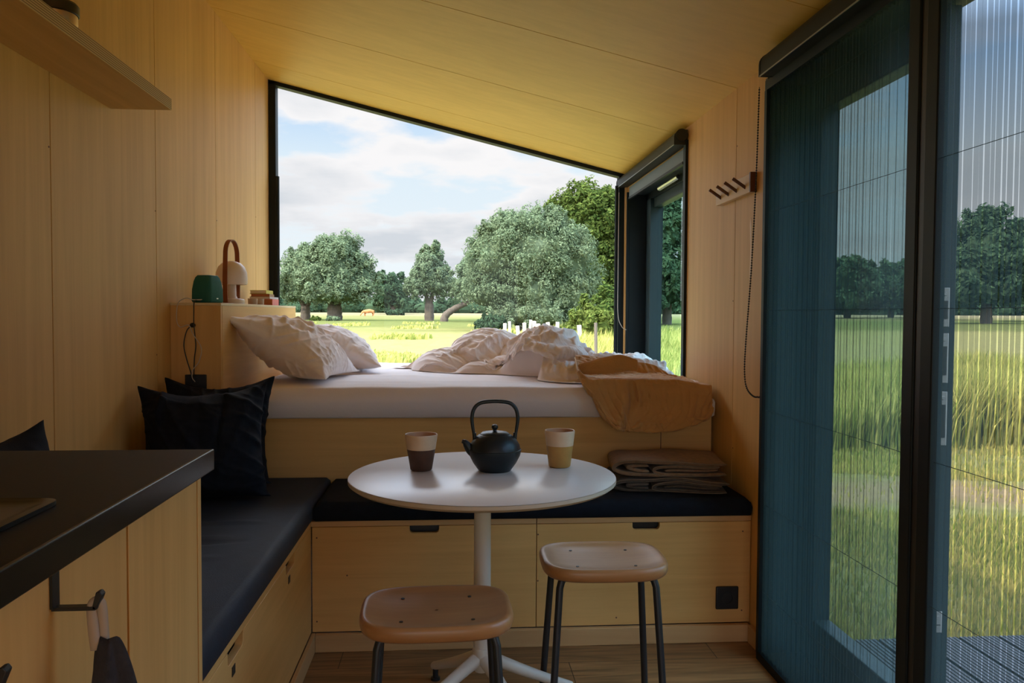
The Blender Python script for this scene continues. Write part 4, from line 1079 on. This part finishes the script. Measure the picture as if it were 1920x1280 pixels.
t = thing('teapot', 'black cast iron teapot with arched handle on the table', 'teapot', (.118, 2.19, TZ+.0006), R_(0))
b = MB(); b.lathe([(0, 0), (.044, 0), (.047, .004), (.060, .022), (.070, .042), (.0735, .056), (.0735, .0585), (.0712, .060), (.0685, .072), (.058, .088), (.046, .098), (.041, .101), (.040, .0985), (0, .0985)], n=64); b.build('pot_body', 'iron', t, smooth=30)
b = MB(); b.lathe([(.0395, .0990), (.0400, .1020), (.036, .1055), (.020, .1085), (.006, .1095), (.0045, .1120), (.0080, .1160), (.0092, .1205), (.0075, .1255), (.003, .1275), (0, .1277)], n=48); b.build('lid', 'iron', t, smooth=40)
b = MB(); sp_ = bez([(-.048, -.004, .046), (-.066, -.006, .058), (-.0765, -.008, .072), (-.0830, -.009, .080), (-.0905, -.010, .083)], 6); n = len(sp_)
b.tube(sp_, [.019-.0140*(i/(n-1))**.8 for i in range(n)], 16); b.build('spout', 'iron', t, smooth=60)
for sx in (-1, 1): b = MB().tube([(sx*.055, 0, .084), (sx*.0565, 0, .098), (sx*.057, 0, .104)], [.006, .0055, .0055], 10); b.build('handle_lug', 'iron', t, smooth=60)
hp = [(-.0565, 0, .094), (-.061, 0, .120), (-.0635, 0, .145)]
hp = bez(hp+[(-.058, 0, .170), (-.042, 0, .186), (-.015, 0, .191), (.015, 0, .191), (.042, 0, .186), (.058, 0, .170), (.0635, 0, .145), (.061, 0, .120), (.0565, 0, .094)], 6)
n = len(hp); b = MB().tube(hp, [.0035+.0020*math.sin(math.pi*i/(n-1))**.5 for i in range(n)], 12); b.build('handle', 'iron', t, smooth=60)

# ================================================================== OUTSIDE
def zg(d):
    return float(np.interp(d, [0, 9, 45, 75, 130, 170, 400], [-.36, -.36, .18, .42, .95, 1.30, 1.6]))
def terrain():
    xs = np.concatenate([np.linspace(-260, -30, 24), np.linspace(-28, 60, 60), np.linspace(64, 300, 30)]); ys = np.concatenate([np.linspace(-40, -3, 8), np.linspace(-2, 30, 60), np.linspace(32, 170, 70), np.linspace(180, 500, 10)])
    nx, ny = len(xs), len(ys); vs = []; fs = []
    for x in xs:
        for y in ys:
            d = max(y, 0)+abs(x)*.12
            bump = .03*math.sin(x*1.1)*math.sin(y*.9+1)+.02*math.sin(x*2.3+y) if y < 60 else .06*math.sin(x*.21)*math.sin(y*.17)
            if abs(x) < 4 and y < 6: bump *= .3
            vs.append((x, y, zg(d)+bump))
    for i in range(nx-1):
        for j in range(ny-1): fs.append((i*ny+j, (i+1)*ny+j, (i+1)*ny+j+1, i*ny+j+1))
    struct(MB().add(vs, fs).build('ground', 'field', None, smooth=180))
terrain()
def gz(x, y): return zg(max(y, 0)+abs(x)*.12)

# deck outside the doorway
t = bpy.data.objects.new('deck', None); COL.objects.link(t); struct(t); t.location = (1.2, 0, -.06)
for k in range(26):
    x = .0+k*.148; b = MB(); pts = [(x, 0)]
    for q in range(9): xx = x+.004+q*.0155; pts += [(xx, .024), (xx+.0095, .024), (xx+.0115, .020), (xx+.0135, .020)]
    pts = [(x, -.0)]+pts[1:]+[(x+.142, .024), (x+.142, 0)]
    b.prism(pts, 'y', -2.0, 2.66); o = b.build('deck_board', 'deck_board', t, smooth=0)
b = MB(); b.box(0, 3.86, -1.9, 2.64, -.30, -.002); b.build('deck_substructure', 'post_dark', t)

def card_mesh(name, C, N, size, asp, m, parent=None, rng=RNG, core=None, loc=(0, 0, 0), droop=0.0):
    """many small leaf sprays: C centres, N preferred normals"""
    n = len(C); loc = np.array(loc)
    N = N+rng.normal(scale=.55, size=N.shape); N /= np.linalg.norm(N, axis=1)[:, None]+1e-9
    A = rng.normal(size=N.shape); A[:, 2] -= droop; A -= N*np.sum(A*N, 1)[:, None]; A /= np.linalg.norm(A, axis=1)[:, None]+1e-9
    B = np.cross(N, A); s = size*rng.uniform(.6, 1.35, size=(n, 1)); L = A*s; W = B*s*asp
    P = C-loc
    V = np.stack([P-L, P-L*.1+W, P+L, P-L*.1-W], 1).reshape(-1, 3)
    F = np.arange(n*4).reshape(-1, 4)
    if core is not None:
        cv, cf = core; k = len(V); V = np.concatenate([V, cv-loc]); Fl = F.tolist()+[tuple(i+k for i in f) for f in cf]
    else: Fl = F.tolist()
    me = bpy.data.meshes.new(name); me.from_pydata(V.tolist(), [], Fl); me.materials.append(M[m]); me.update()
    o = bpy.data.objects.new(name, me); COL.objects.link(o)
    if parent: o.parent = parent
    else: o.location = tuple(loc)
    return o

def crown(lobes, n, size, rng, fill=.18):
    """lobes: (cx,cy,cz,rx,ry,rz).  Leaves gather in clumps over the lobes."""
    Cs = []; Ns = []; w = np.array([l[3]*l[4]+l[3]*l[5]*2 for l in lobes]); w = w/w.sum()
    for l, ww in zip(lobes, w):
        k = int(n*ww); c = np.array(l[:3]); r = np.array(l[3:6])
        nc = max(6, int(k/110)); d = rng.normal(size=(nc, 3)); d /= np.linalg.norm(d, axis=1)[:, None]; d[:, 2] = np.where(d[:, 2] < -.55, -d[:, 2], d[:, 2])
        rad = rng.uniform(.68, 1.12, size=(nc, 1)); cen = c+d*r*rad; cs = rng.uniform(.10, .24, size=nc)*r.mean()
        idx = rng.integers(0, nc, size=k); o = rng.normal(size=(k, 3)); o /= np.linalg.norm(o, axis=1)[:, None]; o *= rng.uniform(.3, 1.0, size=(k, 1))**.6
        p = cen[idx]+o*cs[idx][:, None]*np.array([1, 1, 1.25]); Cs.append(p); Ns.append(o*.7+d[idx]*.6+np.array([0, 0, .25]))
        m2 = int(k*fill); d2 = rng.normal(size=(m2, 3)); d2 /= np.linalg.norm(d2, axis=1)[:, None]
        Cs.append(c+d2*r*rng.uniform(.55, 1.0, size=(m2, 1))); Ns.append(d2+np.array([0, 0, .2]))
    return np.concatenate(Cs), np.concatenate(Ns)
def cores(lobes, q=.66):
    V = []; F = []
    for l in lobes:
        b = MB().ball(l[:3], 1.0, 7, tuple(x*q for x in l[3:6])); k = len(V)
        V += b.v; F += [tuple(i+k for i in f) for f in b.f]
    return np.array(V), F
def tree(name, label, cat, base, lobes, n, size, asp, leaf, trunk, group=None, seed=1, droop=.3, q=.66):
    rng = np.random.default_rng(seed); base = Vector(base)
    t = thing(name, label, cat, base, 0, group)
    L = [(l[0], l[1], l[2], l[3], l[4], l[5]) for l in lobes]
    C, N = crown(L, n, size, rng)
    card_mesh('crown', C, N, size, asp, leaf, t, rng, core=cores(L, q), droop=droop)
    b = MB()
    for path, rr in trunk:
        p = bez(path, 6); k = len(p); b.tube(p, [rr[0]+(rr[1]-rr[0])*i/(k-1)+.05*rr[0]*math.sin(i*2.1) for i in range(k)], 10)
    b.build('trunk', 'bark', t, smooth=60)
    return t
def at(px, d): return (px-848)/1493.3*d
def pt(px, d, dz=0): x = at(px, d); return (x, d, gz(x, d)+dz)
def split_trunk(h, r, spread=.5, lean=0):
    return [([(0, 0, -.3), (lean*.3, 0, h*.5), (lean, 0, h)], (r*1.15, r)), ([(lean*.7, 0, h*.7), (lean-spread, 0, h*1.5), (lean-spread*1.8, 0, h*2.2)], (r*.6, r*.3)), ([(lean*.7, .1, h*.7), (lean+spread, 0, h*1.6), (lean+spread*1.7, 0, h*2.2)], (r*.6, r*.3))]
G1 = 'pollard willows in the meadow'
tree('pollard_willow', 'grey-green willow at far left of the gable window view', 'tree', pt(578, 76), [(-.3, 0, 4.1, 2.2, 2.2, 2.6), (-1.2, .5, 3.0, 1.5, 1.6, 1.7), (.7, .3, 4.3, 1.6, 1.6, 1.9), (.3, 0, 2.6, 2.2, 1.8, 1.3)], 26000, .145, .36, 'willow_leaf', split_trunk(1.3, .42), G1, 1)
tree('pollard_willow', 'broad willow with short thick trunk left of the orange cow', 'tree', pt(631, 72), [(.3, 0, 4.6, 2.6, 2.4, 2.9), (-1.4, 0, 3.9, 2.0, 2.0, 2.4), (1.9, .3, 3.5, 2.0, 2.0, 2.4), (.2, -.4, 2.5, 3.2, 2.2, 1.3), (1.0, 0, 6.3, 1.2, 1.2, 1.2), (-.8, 0, 6.0, 1.1, 1.1, 1.1)], 44000, .145, .36, 'willow_leaf', split_trunk(1.3, .62), G1, 2)
tree('pollard_willow', 'slim upright willow standing mid-meadow with a straight trunk', 'tree', pt(805, 74), [(.0, 0, 4.2, 1.5, 1.5, 2.4), (.5, 0, 6.0, .75, .8, 1.2), (-1.2, 0, 3.2, 1.2, 1.2, 1.3), (1.0, 0, 3.4, 1.4, 1.3, 1.6)], 24000, .145, .36, 'willow_leaf', split_trunk(1.6, .40, .3), G1, 3)
tree('pollard_willow', 'low willow with a leaning trunk between slim willow and big one', 'tree', pt(832, 70), [(2.3, 0, 3.4, 1.7, 1.6, 1.8), (3.6, 0, 2.9, 1.6, 1.5, 1.5), (1.4, .3, 2.6, 1.0, 1.0, .9)], 20000, .145, .36, 'willow_leaf', [([(0, 0, -.3), (.15, 0, .5), (.9, 0, 1.1), (2.1, 0, 1.7)], (.38, .22)), ([(1.8, 0, 1.5), (2.8, 0, 2.2)], (.25, .15))], G1, 4)
tree('pollard_willow', 'largest silvery willow right of centre in the gable window', 'tree', pt(995, 45), [(-.1, 0, 4.3, 2.5, 2.3, 2.4), (-2.0, 0, 3.8, 1.9, 1.9, 1.9), (1.8, 0, 3.6, 2.0, 2.0, 2.2), (2.2, -.4, 2.0, 1.6, 1.5, 1.4), (-1.0, .0, 5.5, 1.4, 1.3, 1.2), (.9, 0, 5.5, 1.5, 1.4, 1.25), (-2.4, 0, 2.2, 1.6, 1.5, 1.3), (0, -.6, 2.0, 2.4, 1.6, 1.6), (.2, -1.2, .9, 2.3, 1.2, .9), (-1.4, -.6, 1.0, 1.2, 1.2, .8), (-2.3, 0, 5.2, .8, .8, .9)], 95000, .088, .36, 'willow_leaf', split_trunk(1.2, .6), G1, 5, droop=.6, q=.7)
G2 = 'broad dark trees round the meadow edge'
tree('oak_tree', 'tall yellow-green oak behind the largest willow', 'tree', pt(1105, 58), [(-.2, 0, 7.6, 2.9, 2.6, 2.4), (1.9, 0, 6.2, 2.4, 2.4, 2.8), (-1.8, 0, 7.2, 1.6, 1.8, 1.7), (2.2, 0, 3.2, 2.4, 2.2, 2.2), (.6, 0, 4.4, 3.0, 2.4, 2.6), (2.6, 0, 1.4, 2.2, 2.0, 1.6)], 60000, .145, .55, 'oak_leaf', split_trunk(2.0, .45), G2, 6)
tree('oak_tree', 'dark tree seen through the narrow side window', 'tree', pt(1256, 60), [(-.3, 0, 4.0, 1.9, 2, 2.6), (-.2, 0, 7.0, 1.6, 1.7, 2.2), (.0, 0, 9.4, .9, 1.0, 1.2), (-.2, 0, 2.6, 2.4, 2, 1.6)], 18000, .19, .5, 'far_leaf', split_trunk(1.8, .35), G2, 7)
tree('oak_tree', 'round dark tree far behind the cow', 'tree', pt(738, 128), [(0, 0, 4.0, 2.6, 2.4, 2.5), (-1.2, 0, 2.6, 2.0, 2, 2.2), (1.2, 0, 2.4, 1.8, 2, 2.0), (-1.9, 0, 4.8, 1.5, 1.5, 2.0)], 9000, .30, .5, 'far_leaf', split_trunk(1.2, .4), G2, 8)
# trees seen through the door screen
tree('oak_tree', 'dark round tree in the left half of the doorway', 'tree', pt(1612, 98), [(-.5, 0, 4.6, 3.6, 3, 3.2), (2.6, 0, 4.0, 3.2, 3, 2.8), (-3.2, 0, 3.2, 2.0, 2, 2.4), (0, 0, 2.4, 5.0, 3, 1.8), (1.5, 0, 6.2, 2.0, 2, 1.4)], 16000, .30, .5, 'far_leaf', split_trunk(1.5, .4), G2, 9)
tree('oak_tree', 'dark tree whose edge meets the centre posts of the door screen', 'tree', pt(1700, 108), [(0, 0, 4.8, 3.2, 3, 2.8), (2.8, 0, 3.6, 2.8, 3, 2.6), (-2.4, 0, 3.4, 2.4, 3, 2.4), (1, 0, 2.2, 4.4, 3, 1.7)], 15000, .30, .5, 'far_leaf', split_trunk(1.5, .4), G2, 10)
tree('oak_tree', 'medium dark tree just right of the screen posts', 'tree', pt(1795, 92), [(0, 0, 4.6, 2.6, 3, 2.6), (-2.4, 0, 3.4, 2.4, 3, 2.2), (2.2, 0, 3.4, 2.4, 3, 2.4), (0, 0, 2.4, 3.8, 3, 1.6)], 14000, .28, .5, 'far_leaf', split_trunk(1.4, .4), G2, 11)
tree('oak_tree', 'tallest dark tree at the right edge of the doorway', 'tree', pt(1895, 68), [(0, 0, 6.6, 3.2, 3, 3.4), (-2.0, 0, 4.2, 2.4, 2.4, 2.6), (2.4, 0, 5.0, 2.8, 3, 3.4), (-.6, 0, 8.6, 1.8, 2, 1.6), (0, 0, 3.0, 4.2, 3, 1.8)], 26000, .22, .5, 'far_leaf', split_trunk(1.6, .45), G2, 12)
tree('oak_tree', 'dark tree beyond the right edge of the doorway', 'tree', pt(2010, 80), [(0, 0, 6.0, 4.2, 3, 4.2), (-3, 0, 4.0, 3, 3, 3)], 9000, .30, .5, 'far_leaf', split_trunk(1.6, .45), G2, 13)

def hedge(label, x0, x1, d, h, n, leaf, seed, size):
    rng = np.random.default_rng(seed); lobes = []
    x = x0
    while x < x1:
        hh = h*rng.uniform(.6, 1.1); lobes.append((x, d+rng.uniform(-2, 2), gz(x, d)+hh*.35, hh*1.3, 2.0, hh*.65)); x += hh*1.0
    C, N = crown(lobes, n, size, rng)
    o = card_mesh('hedgerow', C, N, size, .5, leaf, None, rng, core=cores(lobes, .8), loc=(x0, d, 0)); return tag(o, label, 'hedgerow')
hedge('distant low hedgerow along the far edge of the meadow', -48, 60, 150, 3.0, 26000, 'far_leaf', 31, .42)
hedge('distant hedgerow beyond the doorway trees', 69, 170, 150, 4.2, 22000, 'far_leaf', 32, .5)
def bush(name, label, p, r, n, size, leaf, seed, sq=(1, 1, .8)):
    rng = np.random.default_rng(seed); lob = [(p[0], p[1], p[2]+r*sq[2]*.7, r*sq[0], r*sq[1], r*sq[2]), (p[0]+r*.7, p[1]+.3, p[2]+r*.4, r*.7, r*.7, r*.5), (p[0]-r*.7, p[1], p[2]+r*.35, r*.65, r*.7, r*.45)]
    C, N = crown(lob, n, size, rng); o = card_mesh(name, C, N, size, .5, leaf, None, rng, core=cores(lob, .7), loc=p); return tag(o, label, 'bush')
bush('shrub', 'yellow-green shrub low at the right of the gable window', pt(1112, 30), 1.0, 9000, .09, 'bush_leaf', 41)
bush('shrub', 'dark shrub at the foot of the largest willow, on its left', pt(922, 43), .7, 6000, .09, 'far_leaf', 42)
bush('shrub', 'green shrub at the foot of the oak beside the window edge', pt(1150, 34), 1.5, 8000, .11, 'oak_leaf', 43)
bush('shrub', 'small blue-green bush in front of the broad willow trunk', pt(628, 68), .45, 1600, .10, 'willow_leaf', 44, (1.3, 1, .6))
bush('shrub', 'small green bush beside the far left willow trunk', pt(596, 69), .35, 1200, .10, 'oak_leaf', 45, (1, 1, .7))
bush('shrub', 'dark bush under the tree behind the cow', pt(742, 116), .9, 1500, .2, 'far_leaf', 46, (1.6, 1, .5))

# fence posts
b = MB(); b.prism([(-.05, -.045), (.05, -.04), (.055, .045), (-.045, .05)], 'z', -.3, .92)
proto = b.build('fence_post', 'post_wood', None, bevel=.01)
posts = [(946, 30), (956, 31), (973, 29), (984, 30), (993, 33), (1003, 28), (1010, 31), (1022, 27), (1032, 30), (1046, 29), (1090, 27)]
for i, (px, d) in enumerate(posts):
    o = proto if i == 0 else proto.copy()
    if i: COL.objects.link(o)
    p = pt(px, d); o.location = (p[0], p[1], p[2]+.02); s = random.uniform(.75, .98); o.scale = (1.2, 1.2, s); o.rotation_euler = (random.uniform(-.08, .08), random.uniform(-.10, .10), random.uniform(0, 3))
    tag(o, ('leftmost,second,third,fourth,fifth,sixth,seventh,eighth,ninth,tenth,last'.split(',')[i])+(' of' if i in (0, 10) else ' from the left of')+' the pale weathered fence posts below the big willow', 'fence post', 'pale fence posts below the big willow')
b = MB(); b.tube([(0, 0, -.2), (.02, 0, .5), (.01, 0, 1.15)], .035, 8); o = b.build('fence_post', 'post_dark', None, loc=pt(1118, 17)); tag(o, 'thin dark stake in tall grass near the right window frame', 'fence post')
b = MB(); b.tube([(0, 0, -.2), (.0, 0, 1.3)], .045, 8); o = b.build('fence_post', 'post_wood', None, loc=pt(1240, 19)); tag(o, 'pale post seen through the narrow side window', 'fence post')

# grazing cow
def cow():
    bm = bmesh.new(); skin = bm.verts.layers.skin.verify()
    def v(p, r): x = bm.verts.new(p); x[skin].radius = (r, r); return x
    body = [v((-1.0, 0, 1.15), .30), v((-.55, 0, 1.12), .40), v((0, 0, 1.06), .43), (v((.55, 0, 1.12), .38))]
    neck = [v((.95, 0, 1.05), .24), v((1.30, 0, .70), .17), v((1.50, 0, .38), .16), v((1.66, 0, .16), .09)]
    ch = body+neck
    for a, c in zip(ch, ch[1:]): bm.edges.new((a, c))
    for sx, src in ((-.95, body[0]), (.60, body[3])):
        for sy in (-1, 1):
            if sx < 0: q = [v((sx-.02, sy*.2, .80), .17), v((sx-.14, sy*.2, .45), .085), v((sx-.06, sy*.2, .08), .06)]
            else: q = [v((sx, sy*.19, .72), .13), v((sx+.03, sy*.19, .40), .08), v((sx, sy*.19, .06), .06)]
            bm.edges.new((src, q[0])); bm.edges.new((q[0], q[1])); bm.edges.new((q[1], q[2]))
    ta = [v((-1.28, 0, 1.20), .05), v((-1.36, 0, .8), .035), v((-1.36, 0, .5), .05)]
    bm.edges.new((body[0], ta[0])); bm.edges.new((ta[0], ta[1])); bm.edges.new((ta[1], ta[2]))
    for sy in (-1, 1):
        e = v((1.36, sy*.26, .60), .05); bm.edges.new((neck[2], e))
    me = bpy.data.meshes.new('cow'); bm.to_mesh(me); bm.free(); me.materials.append(M['cow_coat'])
    o = bpy.data.objects.new('cow', me); COL.objects.link(o)
    md = o.modifiers.new('skin', 'SKIN'); md.use_smooth_shade = True; sb = o.modifiers.new('sub', 'SUBSURF'); sb.levels = 2; sb.render_levels = 2
    me.skin_vertices[0].data[0].use_root = True
    o.location = pt(692, 100, -.02); o.rotation_euler = (0, 0, R_(205)); o.scale = (.62, .62, .62)
    tag(o, 'orange-brown cow grazing between the willows', 'cow')
cow()

# grass
def blades(name, label, n, region, h, w, m, seed, dens=None, bunch=0.0):
    rng = np.random.default_rng(seed); X = []; 
    pts = []
    while sum(len(p) for p in pts) < n:
        P = region(rng, n)
        if dens is not None: P = P[rng.uniform(size=len(P)) < dens(P[:, 0], P[:, 1])]
        pts.append(P)
    P = np.concatenate(pts)[:n]
    if bunch: P = P+rng.normal(scale=bunch, size=P.shape)*0
    z = np.array([gz(x, y) for x, y in P])-.03
    hh = h*rng.uniform(.45, 1.15, size=n)*(1+.25*np.sin(P[:, 0]*1.3)*np.sin(P[:, 1]*.9)); a = rng.uniform(0, 2*math.pi, size=n); ln = rng.uniform(.08, .45, size=n)*hh; la = rng.normal(.6, .9, size=n)
    ww = w*rng.uniform(.6, 1.4, size=n)*(1+P[:, 1]*.05)
    wx, wy = np.cos(a)*ww, np.sin(a)*ww; lx, ly = np.cos(la)*ln, np.sin(la)*ln
    b0 = np.stack([P[:, 0]-wx, P[:, 1]-wy, z], 1); b1 = np.stack([P[:, 0]+wx, P[:, 1]+wy, z], 1)
    m0 = np.stack([P[:, 0]-wx*.8+lx*.35, P[:, 1]-wy*.8+ly*.35, z+hh*.6], 1); m1 = np.stack([P[:, 0]+wx*.8+lx*.35, P[:, 1]+wy*.8+ly*.35, z+hh*.6], 1)
    tp = np.stack([P[:, 0]+lx, P[:, 1]+ly, z+hh], 1)
    V = np.stack([b0, b1, m1, m0, tp], 1).reshape(-1, 3); F = []
    k = np.arange(n)*5
    F = np.stack([k, k+1, k+2, k+3], 1).tolist()+np.stack([k+3, k+2, k+4], 1).tolist()
    me = bpy.data.meshes.new(name); me.from_pydata(V.tolist(), [], F); me.materials.append(M[m]); me.update()
    o = bpy.data.objects.new(name, me); COL.objects.link(o); tag(o, label, 'grass', kind='stuff'); return o
def wedge(s0, s1, y0, y1):
    def f(rng, n):
        y = y0*(y1/y0)**rng.uniform(size=n); s = rng.uniform(s0, s1, size=n); return np.stack([y*s, y], 1)
    return f
blades('tall_grass', 'tall pale seeding grass right of the meadow below the big willow', 42000, wedge(.115, .40, 9, 34), .55, .010, 'grass_tall', 51)
def dn(X, Y):
    e = np.sin(X*.9+1)*np.sin(Y*.7)+np.sin(X*.37+Y*.5); return np.clip(.35+.75*e, .03, 1)
blades('tall_grass', 'tall sunlit grass beyond the path outside the doorway', 70000, wedge(.42, 1.0, 8.3, 14), .66, .0075, 'grass_tall', 52, dn)
def dp(X, Y):
    q = Y+.22*(X-3)+.8; return np.where(np.abs(q-7.2) < .8, .12, 1.0)*np.clip(.6+.4*np.sin(X*2.1)*np.sin(Y*1.7+1), .1, 1)
blades('short_grass', 'short yellow-green grass between the deck and the path', 70000, wedge(.36, 1.1, 2.75, 10), .085, .0045, 'grass_short', 53, dp)
blades('meadow_tufts', 'scattered green tufts on the mown meadow', 5000, wedge(-.25, .12, 18, 60), .22, .02, 'grass_tall', 54, lambda X, Y: np.clip(np.sin(X*.7)*np.sin(Y*.5)-.5, 0, 1))
